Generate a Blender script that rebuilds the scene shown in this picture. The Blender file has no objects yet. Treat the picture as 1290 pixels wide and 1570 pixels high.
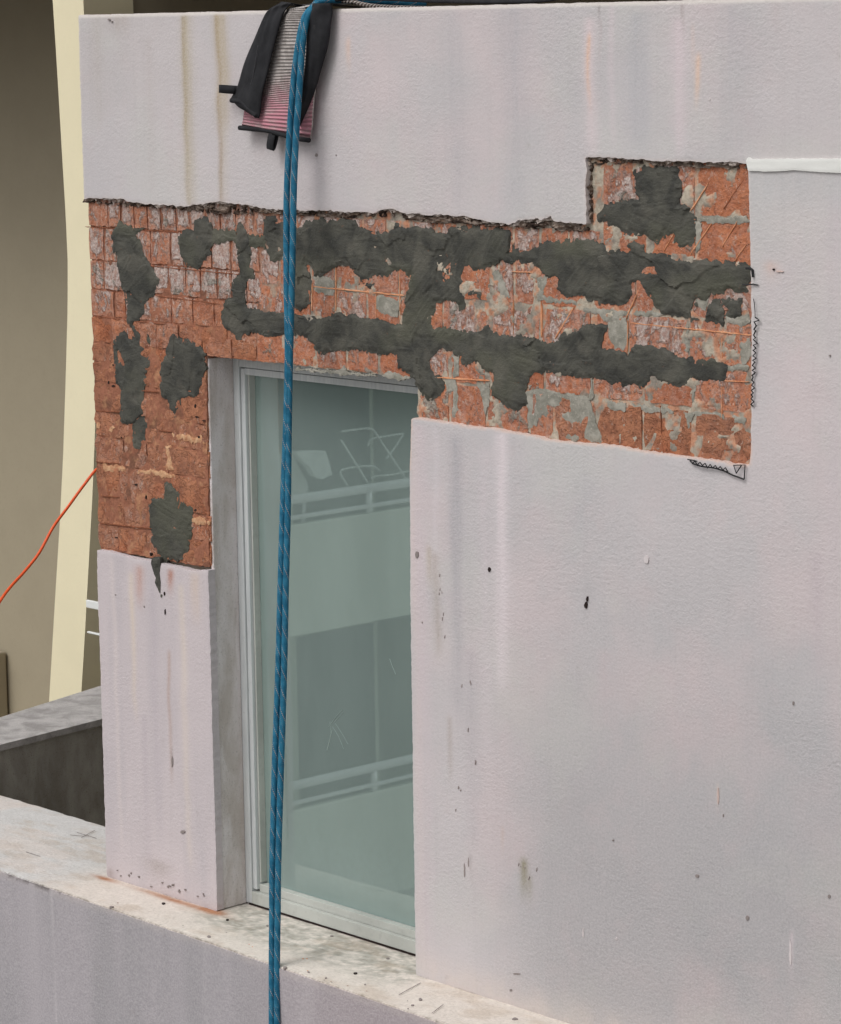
import bpy, bmesh, math, random
import numpy as np
from mathutils import Vector, Matrix
random.seed(7)
SC = bpy.context.scene
COL = SC.collection
PI = math.pi

# ------------------------------------------------------------------ camera
CAM = np.array([5.58123823, -5.04205548, 2.38017034])
YAW, PITCH, ROLL = [math.radians(a) for a in (47.676, 8.944, -.8956)]
FPX, CX, CY = 4684.45, 645.0, 785.0
fw = np.array([-math.sin(YAW)*math.cos(PITCH), math.cos(YAW)*math.cos(PITCH), -math.sin(PITCH)])
r0 = np.cross(fw, [0, 0, 1]); r0 /= np.linalg.norm(r0); u0 = np.cross(r0, fw)
rt = math.cos(ROLL)*r0 + math.sin(ROLL)*u0
up = -math.sin(ROLL)*r0 + math.cos(ROLL)*u0
cd = bpy.data.cameras.new('camera'); cam = bpy.data.objects.new('camera', cd); COL.objects.link(cam)
cam.matrix_world = Matrix(((rt[0], up[0], -fw[0], CAM[0]), (rt[1], up[1], -fw[1], CAM[1]),
                           (rt[2], up[2], -fw[2], CAM[2]), (0, 0, 0, 1)))
cd.sensor_fit = 'VERTICAL'; cd.sensor_height = 36; cd.lens = FPX/1570*36
cd.clip_start = .05; cd.clip_end = 900
SC.camera = cam

# ------------------------------------------------------------------ light
SUN_DIR = Vector((-.10, -.60, .80)).normalized()      # towards the bright part of the overcast sky
w = bpy.data.worlds.new('World'); SC.world = w; w.use_nodes = True
nt = w.node_tree; nt.nodes.clear()
o_ = nt.nodes.new('ShaderNodeOutputWorld'); bg = nt.nodes.new('ShaderNodeBackground')
sk = nt.nodes.new('ShaderNodeTexSky'); sk.sky_type = 'NISHITA'; sk.sun_disc = False
sk.sun_elevation = math.asin(SUN_DIR.z); sk.sun_rotation = math.atan2(SUN_DIR.x, SUN_DIR.y)
sk.dust_density = 5.0; sk.air_density = 1.0; sk.ozone_density = 1.0
hs = nt.nodes.new('ShaderNodeHueSaturation'); hs.inputs['Saturation'].default_value = .10
nt.links.new(sk.outputs[0], hs.inputs['Color']); nt.links.new(hs.outputs[0], bg.inputs[0])
bg.inputs[1].default_value = .15; nt.links.new(bg.outputs[0], o_.inputs[0])
sd = bpy.data.lights.new('sun', 'SUN'); sun = bpy.data.objects.new('sun', sd); COL.objects.link(sun)
sd.energy = .62; sd.angle = math.radians(26); sd.color = (1, .965, .92)
sun.rotation_euler = SUN_DIR.to_track_quat('Z', 'Y').to_euler()
SC.view_settings.view_transform = 'Standard'; SC.view_settings.look = 'None'
SC.view_settings.exposure = -0.09; SC.view_settings.gamma = 1; SC.view_settings.use_curve_mapping = False
SC.render.engine = 'CYCLES'

# ------------------------------------------------------------------ helpers
def ray(px, py): return fw*FPX + rt*(px-CX) - up*(py-CY)
def U(px, py, ax=1, v=0.0):
    """point of the place seen at a photograph pixel, on the plane axis=v"""
    d = ray(px, py); t = (v-CAM[ax])/d[ax]; return CAM + d*t
def XZ(pts, y=0.0):
    return [(float(q[0]), float(q[2])) for q in (U(a, b, 1, y) for a, b in pts)]
def crop(pts, ox, oy, s): return [(ox+a/s, oy+b/s) for a, b in pts]
c1 = lambda pts: crop(pts, 100, 280, 3.225)
c2 = lambda pts: crop(pts, 440, 300, 3.225)
c3 = lambda pts: crop(pts, 780, 220, 2.9075)
c4 = lambda pts: crop(pts, 100, 500, 3.568)
def srgb(r, g, b):
    f = lambda c: (c/255/12.92) if c/255 <= .04045 else ((c/255+.055)/1.055)**2.4
    return (f(r), f(g), f(b), 1)
def lin(r, g, b): return np.array(srgb(r, g, b)[:3])
ALB = 1.02       # ratio between base colour and the colour the surface shows in the picture
def alb(r, g, b):
    c = srgb(r, g, b); return (min(.9, c[0]*ALB), min(.9, c[1]*ALB), min(.9, c[2]*ALB), 1)

def link(o, parent=None):
    COL.objects.link(o)
    if parent is not None: o.parent = parent
    return o
def tag(o, label=None, cat=None, group=None, kind=None):
    if label: o['label'] = label
    if cat: o['category'] = cat
    if group: o['group'] = group
    if kind: o['kind'] = kind
    return o
def empty(name, loc=(0, 0, 0)):
    o = bpy.data.objects.new(name, None); COL.objects.link(o); o.location = loc; return o
def settle(o, parent):
    """parent at a place of its own, keeping world coordinates of the child mesh"""
    o.parent = parent
    if parent is not None: o.matrix_parent_inverse = Matrix.Translation(-Vector(parent.location))
    return o
def mesh_obj(name, verts, faces, mat, parent=None, smooth=False, col=None):
    me = bpy.data.meshes.new(name); me.from_pydata([tuple(map(float, v)) for v in verts], [], faces); me.update()
    if smooth: me.polygons.foreach_set('use_smooth', [True]*len(me.polygons))
    if mat: me.materials.append(mat)
    if col is not None:
        a = me.color_attributes.new('tint', 'FLOAT_COLOR', 'POINT'); a.data.foreach_set('color', np.asarray(col, dtype=np.float32).ravel())
    o = bpy.data.objects.new(name, me); COL.objects.link(o)
    if parent is not None: settle(o, parent)
    return o
def bm_obj(name, bm, mat, parent=None, smooth=False):
    me = bpy.data.meshes.new(name); bmesh.ops.recalc_face_normals(bm, faces=bm.faces); bm.to_mesh(me); bm.free()
    if smooth: me.polygons.foreach_set('use_smooth', [True]*len(me.polygons))
    me.materials.append(mat)
    o = bpy.data.objects.new(name, me); COL.objects.link(o)
    if parent is not None: settle(o, parent)
    return o
def add_box(bm, a, b, bev=0.0):
    (x0, y0, z0), (x1, y1, z1) = a, b
    vs = [bm.verts.new(p) for p in ((x0,y0,z0),(x1,y0,z0),(x1,y1,z0),(x0,y1,z0),(x0,y0,z1),(x1,y0,z1),(x1,y1,z1),(x0,y1,z1))]
    fs = [bm.faces.new([vs[i] for i in q]) for q in ((0,3,2,1),(4,5,6,7),(0,1,5,4),(1,2,6,5),(2,3,7,6),(3,0,4,7))]
    if bev:
        es = list({e for f in fs for e in f.edges})
        bmesh.ops.bevel(bm, geom=es, offset=bev, segments=2, affect='EDGES', profile=.6)
def box(name, a, b, mat, parent=None, bev=0.0):
    bm = bmesh.new(); add_box(bm, a, b, bev); return bm_obj(name, bm, mat, parent)
def add_tube(bm, pts, rad, n=10, cap=True, uvl=None):
    pts = [Vector(p) for p in pts]; rings = []; L = 0.0; ls = []
    nrm = None
    for i, p in enumerate(pts):
        t = (pts[min(i+1, len(pts)-1)]-pts[max(i-1, 0)]).normalized()
        if nrm is None:
            nrm = t.orthogonal().normalized()
        nrm = (nrm - t*nrm.dot(t)).normalized(); bi = t.cross(nrm)
        rr = rad(i/(len(pts)-1)) if callable(rad) else rad
        rings.append([bm.verts.new(p + (nrm*math.cos(2*PI*k/n)+bi*math.sin(2*PI*k/n))*rr) for k in range(n)])
        if i: L += (p-pts[i-1]).length
        ls.append(L)
    for i in range(len(rings)-1):
        for k in range(n):
            f = bm.faces.new((rings[i][k], rings[i][(k+1) % n], rings[i+1][(k+1) % n], rings[i+1][k]))
            if uvl is not None:
                for lp, (uu, vv) in zip(f.loops, ((k/n, ls[i]), ((k+1)/n, ls[i]), ((k+1)/n, ls[i+1]), (k/n, ls[i+1]))): lp[uvl].uv = (uu, vv)
    if cap:
        bm.faces.new(rings[0]); bm.faces.new(rings[-1])
def smooth_path(pts, n):
    P = [Vector(p) for p in pts]; P = [P[0]*2-P[1]] + P + [P[-1]*2-P[-2]]; out = []
    m = len(P)-3
    for i in range(n+1):
        s = i/n*m; k = min(int(s), m-1); t = s-k; a, b, c, d = P[k:k+4]
        out.append(.5*((2*b)+(c-a)*t+(2*a-5*b+4*c-d)*t*t+(-a+3*b-3*c+d)*t*t*t))
    return out

def _hash(ix, iy, s):
    h = (ix.astype(np.int64)*374761393 + iy.astype(np.int64)*668265263 + s*974634777) & 0xffffffff
    h = ((h ^ (h >> 13))*1274126177) & 0xffffffff
    return ((h ^ (h >> 16)) & 0xffff)/65535.0
def vnoise(x, y, s=0):
    ix = np.floor(x); iy = np.floor(y); fx = x-ix; fy = y-iy; fx = fx*fx*(3-2*fx); fy = fy*fy*(3-2*fy)
    a = _hash(ix, iy, s); b = _hash(ix+1, iy, s); c = _hash(ix, iy+1, s); d = _hash(ix+1, iy+1, s)
    return (a*(1-fx)+b*fx)*(1-fy)+(c*(1-fx)+d*fx)*fy
def fbm(x, y, s=0, o=4, g=.5):
    v = 0; a = 1; t = 0
    for i in range(o):
        v = v + a*vnoise(x*2**i+i*17.3, y*2**i+i*9.1, s+i); t += a; a *= g
    return v/t          # 0..1
def sstep(a, b, x): t = np.clip((x-a)/(b-a), 0, 1); return t*t*(3-2*t)
def sdf(poly, X, Z):
    """positive inside"""
    D = np.full(X.shape, 1e9); ins = np.zeros(X.shape, bool); n = len(poly)
    for i in range(n):
        x0, z0 = poly[i]; x1, z1 = poly[(i+1) % n]; ex, ez = x1-x0, z1-z0; L = ex*ex+ez*ez+1e-12
        t = np.clip(((X-x0)*ex+(Z-z0)*ez)/L, 0, 1)
        D = np.minimum(D, (X-x0-t*ex)**2+(Z-z0-t*ez)**2)
        c = (z0 > Z) != (z1 > Z)
        if abs(ez) > 1e-12: ins ^= c & (X < ex*(Z-z0)/ez+x0)
    return np.where(ins, 1, -1)*np.sqrt(D)

def sheet(name, polys, cell, height, base, mat, parent, amp=.003, freq=60, seed=1, holes=(), tint=None, flat=False, edge_h=None):
    """ragged-edged slab against the wall: outline from signed distance, relief from height(X,Z,sd) in metres.
       flat=True lays it on the ground: (x,z) of the outline are then x,y and base is z."""
    allp = np.array([p for q in polys for p in q]); m = 2*cell+amp*1.5
    x0, z0 = allp.min(0)-m; x1, z1 = allp.max(0)+m
    nx = int((x1-x0)/cell)+2; nz = int((z1-z0)/cell)+2
    X, Z = np.meshgrid(x0+np.arange(nx)*cell, z0+np.arange(nz)*cell, indexing='ij')
    wx = X+(fbm(X*freq, Z*freq, seed, 3, .6)-.5)*2*amp; wz = Z+(fbm(X*freq+50, Z*freq, seed+9, 3, .6)-.5)*2*amp
    if amp > .0025: wx = wx+(vnoise(X*190, Z*190, seed+21)-.5)*amp*.55; wz = wz+(vnoise(X*190, Z*190, seed+22)-.5)*amp*.55
    S = np.full(X.shape, -1e9)
    for q in polys: S = np.maximum(S, sdf(q, wx, wz))
    for q in holes: S = np.minimum(S, -sdf(q, wx, wz))
    S = np.where(np.abs(S) < 1e-7, 1e-7, S)
    H = height(X, Z, S)
    ins = S > 0
    vid = np.full(X.shape, -1); n = int(ins.sum()); vid[ins] = np.arange(n)
    sgn = -1
    if flat: V = [np.stack([X[ins], Z[ins], base+H[ins]], 1)]
    else: V = [np.stack([X[ins], base-H[ins], Z[ins]], 1)]
    C = [tint(X[ins], Z[ins], S[ins])] if tint else None
    a, b, c, d = ins[:-1, :-1], ins[1:, :-1], ins[1:, 1:], ins[:-1, 1:]
    full = a & b & c & d; part = (a | b | c | d) & ~full
    I, J = np.nonzero(full)
    F = np.stack([vid[I, J], vid[I+1, J], vid[I+1, J+1], vid[I, J+1]], 1).tolist()
    extra = []; ecol = []; cache = {}
    def cross(p, q):
        key = (p, q) if p < q else (q, p)
        if key in cache: return cache[key]
        (i0, j0), (i1, j1) = key; s0, s1 = S[i0, j0], S[i1, j1]; t = s0/(s0-s1)
        x = X[i0, j0]*(1-t)+X[i1, j1]*t; z = Z[i0, j0]*(1-t)+Z[i1, j1]*t; h = H[i0, j0]*(1-t)+H[i1, j1]*t
        k = n+len(extra); extra.append((x, z, h)); extra.append((x, z, None)); cache[key] = k; return k
    I, J = np.nonzero(part)
    for i, j in zip(I.tolist(), J.tolist()):
        cs = [(i, j), (i+1, j), (i+1, j+1), (i, j+1)]; loop = []; cr = []
        for k in range(4):
            p, q = cs[k], cs[(k+1) % 4]; ip, iq = ins[p], ins[q]
            if ip: loop.append(int(vid[p]))
            if ip != iq:
                v = cross(p, q); loop.append(v); cr.append(('out' if ip else 'in', v))
        if len(loop) >= 3: F.append(loop)
        # skirts
        for k in range(len(cr)):
            if cr[k][0] == 'out':
                v0 = cr[k][1]; v1 = cr[(k+1) % len(cr)][1]
                F.append([v1, v0, v0+1, v1+1])
    ex = np.array([(x, z, (0 if h is None else h)) for x, z, h in extra]).reshape(-1, 3)
    if len(ex):
        bb = np.array([h is None for _, _, h in extra])
        hh = np.where(bb, -.004, ex[:, 2])
        if flat: V.append(np.stack([ex[:, 0], ex[:, 1], base+hh], 1))
        else: V.append(np.stack([ex[:, 0], base-hh, ex[:, 1]], 1))
        if tint: C.append(tint(ex[:, 0], ex[:, 1], np.zeros(len(ex))))
    V = np.concatenate(V)
    if flat: F = [f for f in F]
    o = mesh_obj(name, V.tolist(), F, mat, parent, smooth=False, col=(np.concatenate(C) if tint else None))
    me = o.data
    nf = [len(f) == 4 or len(f) != 4 for f in F]
    me.polygons.foreach_set('use_smooth', nf)
    try: me.set_sharp_from_angle(angle=math.radians(34))
    except Exception: pass
    return o
def rgba(c): return np.concatenate([c, np.ones(c.shape[:-1]+(1,))], -1)

# ------------------------------------------------------------------ materials
class NT:
    def __init__(s, name):
        s.m = bpy.data.materials.new(name); s.m.use_nodes = True; s.t = s.m.node_tree; s.n = s.t.nodes
        s.b = s.n['Principled BSDF']; s.pos = s.n.new('ShaderNodeNewGeometry').outputs['Position']
    def new(s, t, **k):
        x = s.n.new(t)
        for a, v in k.items(): setattr(x, a, v)
        return x
    def put(s, node, i, v):
        if v is None: return
        if hasattr(v, 'is_linked') or isinstance(v, bpy.types.NodeSocket): s.t.links.new(v, node.inputs[i])
        else: node.inputs[i].default_value = v
    def scale(s, vec, sc):
        x = s.new('ShaderNodeVectorMath', operation='MULTIPLY'); s.put(x, 0, vec); x.inputs[1].default_value = sc; return x.outputs[0]
    def noise(s, vec, scale, detail=4, rough=.55, dist=0):
        x = s.new('ShaderNodeTexNoise'); s.put(x, 'Vector', vec); x.inputs['Scale'].default_value = scale
        x.inputs['Detail'].default_value = detail; x.inputs['Roughness'].default_value = rough; x.inputs['Distortion'].default_value = dist
        return x.outputs['Fac']
    def vor(s, vec, scale, feature='F1'):
        x = s.new('ShaderNodeTexVoronoi', feature=feature); s.put(x, 'Vector', vec); x.inputs['Scale'].default_value = scale; return x.outputs['Distance']
    def math(s, op, a, b=None, c=None, clamp=False):
        x = s.new('ShaderNodeMath', operation=op, use_clamp=clamp); s.put(x, 0, a); s.put(x, 1, b); s.put(x, 2, c); return x.outputs[0]
    def ramp(s, v, a, b, lo=0., hi=1.):
        x = s.new('ShaderNodeMapRange', interpolation_type='SMOOTHSTEP'); s.put(x, 0, v)
        for i, q in ((1, a), (2, b), (3, lo), (4, hi)): s.put(x, i, q)
        return x.outputs[0]
    def mix(s, f, a, b, mode='MIX'):
        x = s.new('ShaderNodeMix', data_type='RGBA', blend_type=mode); s.put(x, 0, f); s.put(x, 6, a); s.put(x, 7, b); return x.outputs[2]
    def bump(s, h, strength, dist, normal=None):
        x = s.new('ShaderNodeBump'); s.put(x, 'Height', h); x.inputs['Strength'].default_value = strength
        x.inputs['Distance'].default_value = dist; s.put(x, 'Normal', normal); return x.outputs[0]
    def set(s, col=None, rough=None, normal=None, spec=None, metal=None):
        s.put(s.b, 'Base Color', col); s.put(s.b, 'Roughness', rough); s.put(s.b, 'Normal', normal)
        s.put(s.b, 'Specular IOR Level', spec); s.put(s.b, 'Metallic', metal); return s.m

def mat_stucco():
    n = NT('stucco'); a = n.new('ShaderNodeAttribute', attribute_name='tint').outputs['Color']
    g = n.noise(n.pos, 160, 4, .62); g2 = n.noise(n.scale(n.pos, (1, 1, 1.6)), 60, 4, .6)
    st = n.noise(n.scale(n.pos, (38, 38, 1.6)), 1, 5, .6)
    c = n.mix(n.ramp(g, .3, .75, 0, 1), a, n.mix(.28, a, alb(208, 200, 202), 'MIX'))
    c = n.mix(n.ramp(g, .45, .25, 0, .12), c, alb(130, 122, 124))
    c = n.mix(n.ramp(st, .5, .72, 0, .06), c, alb(146, 140, 142))
    c = n.mix(n.ramp(n.noise(n.pos, 14, 6, .7), .63, .72, 0, .14), c, alb(120, 110, 100))
    h = n.math('ADD', n.math('MULTIPLY', g, 1.0), n.math('MULTIPLY', g2, 1.3))
    h = n.math('MULTIPLY', h, n.ramp(n.noise(n.pos, 2.2, 4, .6), .38, .62, .45, 1.35))
    return n.set(c, .88, n.bump(h, .42, .0027), .25)
def mat_brick():
    n = NT('brick'); oi = n.new('ShaderNodeObjectInfo'); sp = n.new('ShaderNodeSeparateColor'); n.put(sp, 0, oi.outputs['Color'])
    pink, grey, brown = sp.outputs[0], sp.outputs[1], sp.outputs[2]; rnd = oi.outputs['Random']
    fine = n.noise(n.pos, 130, 5, .65); mid = n.noise(n.pos, 26, 5, .6, .3); big = n.noise(n.pos, 9, 3, .5)
    c = n.mix(n.ramp(mid, .3, .7), alb(162, 94, 64), alb(190, 120, 84))
    c = n.mix(n.math('MULTIPLY', rnd, .4), c, alb(146, 90, 68))
    c = n.mix(n.ramp(fine, .55, .75, 0, .5), c, alb(212, 146, 110))
    c = n.mix(n.ramp(fine, .46, .3, 0, .85), c, alb(100, 58, 42)); c = n.mix(n.ramp(n.noise(n.pos, 240, 2), .68, .74, 0, .7), c, alb(222, 196, 176))
    br = n.mix(n.ramp(mid, .35, .65), alb(146, 98, 76), alb(172, 118, 90))
    br = n.mix(n.ramp(fine, .46, .3, 0, .6), br, alb(96, 64, 48))
    c = n.mix(n.math('MULTIPLY', brown, n.ramp(big, .3, .55, .35, 1)), c, br)
    # old paint and skim still clinging: rises in ragged islands
    m1 = n.noise(n.scale(n.pos, (1, 1, .62)), 34, 6, .68, .6)
    oc = n.new('ShaderNodeSeparateXYZ'); n.put(oc, 0, n.new('ShaderNodeTexCoord').outputs['Object'])
    ax = n.math('ABSOLUTE', oc.outputs[0]); az = n.math('ABSOLUTE', n.math('SUBTRACT', oc.outputs[2], .08))
    cen = n.math('MULTIPLY', n.ramp(ax, .5, .34), n.ramp(az, .5, .30))
    thr = n.math('SUBTRACT', .82, n.math('MULTIPLY', pink, n.math('ADD', .27, n.math('MULTIPLY', cen, .17))))
    pm = n.ramp(n.math('SUBTRACT', m1, thr), -.035, .06)
    pc = n.mix(n.ramp(fine, .35, .65), alb(158, 138, 132), alb(200, 190, 184))
    pc = n.mix(n.ramp(n.noise(n.pos, 70, 3), .45, .62, 0, .55), pc, alb(150, 104, 88))
    veil = n.math('MULTIPLY', pink, n.ramp(n.noise(n.pos, 55, 6, .72), .38, .66, .08, .80)); c = n.mix(veil, c, alb(180, 150, 138))
    c = n.mix(n.math('MULTIPLY', pm, .92), c, pc)
    m4 = n.ramp(n.math('ADD', n.noise(n.scale(n.pos, (1, 1, .7)), 95, 6, .75), n.math('MULTIPLY', pink, .10)), .58, .66); m4 = n.math('MULTIPLY', m4, n.ramp(n.noise(n.pos, 18, 4, .6), .38, .6, .1, .75))
    c = n.mix(m4, c, alb(186, 162, 150))
    m2 = n.noise(n.pos, 21, 6, .66, .5)
    thr2 = n.math('SUBTRACT', .80, n.math('MULTIPLY', grey, .36))
    gm = n.ramp(n.math('SUBTRACT', m2, thr2), -.035, .06)
    gc = n.mix(n.ramp(fine, .35, .65), alb(124, 120, 112), alb(162, 158, 148))
    c = n.mix(n.math('MULTIPLY', gm, .9), c, gc)
    pits = n.ramp(n.vor(n.pos, 95), .16, .05); pits = n.math('MULTIPLY', pits, n.ramp(n.noise(n.pos, 40, 2), .52, .6))
    c = n.mix(n.math('MULTIPLY', pits, .8), c, alb(70, 44, 34))
    h = n.math('ADD', n.math('MULTIPLY', fine, .7), n.math('MULTIPLY', mid, 1.6))
    h = n.math('ADD', h, n.math('MULTIPLY', n.math('ADD', pm, gm), .55)); h = n.math('SUBTRACT', h, n.math('MULTIPLY', pits, .9))
    cr = n.math('ABSOLUTE', n.math('SUBTRACT', n.noise(n.scale(n.pos, (1, 1, 1.5)), 17, 4, .6, 1.2), .5)); crk = n.ramp(cr, .022, .004)
    h = n.math('SUBTRACT', h, n.math('MULTIPLY', n.math('MULTIPLY', crk, brown), .35)); c = n.mix(n.math('MULTIPLY', n.math('MULTIPLY', crk, brown), .15), c, alb(86, 56, 44))
    return n.set(c, .92, n.bump(h, .9, .0065), .2)
def mat_mortar(name, a1, a2, a3, scale=30, rough=.9, bd=.003, bs=.6, vert=1.0):
    n = NT(name); v = n.scale(n.pos, (1, 1, vert)); f = n.noise(n.pos, 170, 4, .65); m = n.noise(v, scale, 5, .62, .4)
    c = n.mix(n.ramp(m, .32, .68), a1, a2); c = n.mix(n.ramp(f, .56, .72, 0, .6), c, a3)
    return n.set(c, rough, n.bump(n.math('ADD', f, n.math('MULTIPLY', m, 1.5)), bs, bd), .25)
def mat_tint(name, rough=.9, fine=(150, .35), bd=.003, spots=None):
    n = NT(name); a = n.new('ShaderNodeAttribute', attribute_name='tint').outputs['Color']
    f = n.noise(n.pos, fine[0], 5, .65); m = n.noise(n.pos, fine[0]*.22, 5, .65, .6)
    c = n.mix(n.ramp(f, .6, .3, 0, fine[1]), a, n.mix(1, a, (.45, .42, .4, 1), 'MULTIPLY'))
    c = n.mix(n.ramp(m, .45, .7, 0, fine[1]), c, n.mix(1, a, (1.3, 1.3, 1.3, 1), 'MULTIPLY'))
    return n.set(c, rough, n.bump(n.math('ADD', f, n.math('MULTIPLY', m, 1.5)), .6, bd), .2)
def mat_plain(name, c, rough=.6, spec=.4, metal=0, bs=0, sc=80, var=.12, bd=.002):
    n = NT(name); f = n.noise(n.pos, sc, 4, .6); g = n.noise(n.pos, sc*.1, 4, .6)
    dk = tuple(x*(1-var*2) for x in c[:3])+(1,)
    col = n.mix(n.ramp(g, .35, .7), c, n.mix(.5, c, dk)); col = n.mix(n.ramp(f, .5, .75, 0, .5), col, dk)
    return n.set(col, rough, n.bump(f, bs, bd) if bs else None, spec, metal)
def mat_smear():
    n = NT('fresh_mortar'); f = n.noise(n.pos, 220, 4, .6); m = n.noise(n.pos, 16, 5, .6, .5); tr = n.noise(n.scale(n.pos, (20, 20, 160)), 1, 3, .5)
    a = n.new('ShaderNodeAttribute', attribute_name='tint').outputs['Fac']
    c = n.mix(n.ramp(m, .35, .65), alb(54, 54, 50), alb(80, 79, 72)); c = n.mix(n.math('MULTIPLY', a, .8), c, alb(84, 84, 71))
    c = n.mix(n.ramp(f, .6, .78, 0, .5), c, alb(92, 90, 80)); c = n.mix(n.ramp(n.noise(n.pos, 11, 3, .5), .52, .66, 0, .45), c, alb(100, 97, 88))
    c = n.mix(n.ramp(n.noise(n.pos, 48, 5, .7), .66, .72, 0, .5), c, alb(120, 84, 64))
    h = n.math('ADD', f, n.math('MULTIPLY', tr, .5))
    h = n.math('ADD', h, n.math('MULTIPLY', n.noise(n.scale(n.pos, (1, 1, 1.3)), 45, 6, .68, .4), 1.5))
    return n.set(c, n.ramp(m, .3, .7, .6, .85), n.bump(h, .6, .0030), .35)

M_STUCCO = mat_stucco(); M_BRICK = mat_brick(); M_SMEAR = mat_smear()
M_BED = mat_tint('mortar_bed', fine=(120, .5), bd=.004)
M_RUBBLE = mat_tint('broken_render', fine=(190, .7), bd=.006)
M_OLD = mat_mortar('old_grey_mortar', alb(128, 126, 116), alb(160, 156, 146), alb(186, 178, 166), 34)
M_CUT = mat_mortar('saw_dust_orange', alb(196, 130, 92), alb(214, 158, 122), alb(226, 190, 160), 40)
M_CUTD = mat_mortar('saw_cut_brown', alb(120, 72, 50), alb(140, 86, 62), alb(160, 110, 80), 40)

# ------------------------------------------------------------------ the wall
ZTOP = 2.438; ZH = 1.532; XL = -1.32; XO = -.811
wall = empty('rendered_wall', (-.35, 0, 0))
tag(wall, 'pale lilac rendered wall stripped to orange brick across the window head and patched with dark wet mortar', 'wall')
core_m = mat_mortar('masonry_core', alb(120, 110, 100), alb(140, 128, 116), alb(150, 140, 130), 20)
bm = bmesh.new()
add_box(bm, (XL+.008, .030, .002), (XO-.014, .26, ZH-.004))          # pier
add_box(bm, (.012, .030, .002), (2.2, .26, ZH-.004))                 # right
add_box(bm, (XL+.008, .030, ZH), (2.2, .26, ZTOP-.004))              # head
bm_obj('wall_core', bm, core_m, wall)

# edge of the upper render, traced in the photograph
up_edge = c1([(90,75),(140,74),(190,79),(240,77),(290,82),(310,95),(380,104),(450,110),(520,112),(600,117),(650,108),(700,100),(760,96),(820,104),(900,110),(950,122),(1000,130),(1085,135)]) + \
    c2([(50,70),(120,74),(200,72),(260,80),(330,80),(400,86),(440,84),(470,66),(530,68),(580,90),(640,88),(700,96),(760,94),(830,99),(880,100),(940,118),(1000,128),(1060,138),(1100,140),(1140,128),(1180,124),(1230,132),(1290,112)]) + \
    c3([(40,340),(60,345),(130,350),(160,330),(190,322),(200,345),(250,350),(345,360),(347,300),(344,200),(350,120),(340,62),(420,62),(500,66),(600,72),(700,80),(800,78),(900,84),(980,82),(1066,92)])
rg_edge = [(1147,247),(1147,262),(1149,330),(1151,420),(1152,520),(1152,620),(1151,700),(1149.5,712)]
lo_edge = c3([(1060,1435),(980,1424),(900,1410),(820,1402),(700,1385),(600,1372),(500,1352),(400,1340),(300,1334),(200,1325),(100,1300),(0,1285)]) + \
    c2([(1000,1150),(900,1140),(800,1122),(700,1108),(640,1098),(612,1104)])
rj = random.Random(5)
def jit(pts, a):
    out = []
    for (x0, y0), (x1, y1) in zip(pts[:-1], pts[1:]):
        n = max(1, int(math.hypot(x1-x0, y1-y0)/4)); sx_ = abs(y1-y0) > abs(x1-x0)
        for k in range(n):
            t = k/n; d = rj.uniform(-a, a); out.append((x0+(x1-x0)*t+(d if sx_ else 0), y0+(y1-y0)*t+(0 if sx_ else d)))
    return out+[pts[-1]]
up_edge = jit(up_edge, 1.2); lo_edge = jit(lo_edge, 1.1)
poly_up = [(XL, ZTOP)] + [(XL, 1.934)] + XZ(up_edge)[1:] + XZ(rg_edge) + XZ(lo_edge) + [(.006, 1.3), (0, .8), (0, 0.0), (2.2, 0.0), (2.2, ZTOP)]
lowp = c4([(168,1220),(230,1232),(300,1250),(350,1262),(400,1275),(440,1280),(480,1285),(520,1296),(560,1310),(600,1316),(640,1325),(700,1340),(740,1338),(785,1330)])
poly_pier = [(XL+.004, 0.0)] + [(XL+.006, .951)] + XZ(lowp)[1:] + [(XO, .94), (XO, 0.0)]

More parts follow.
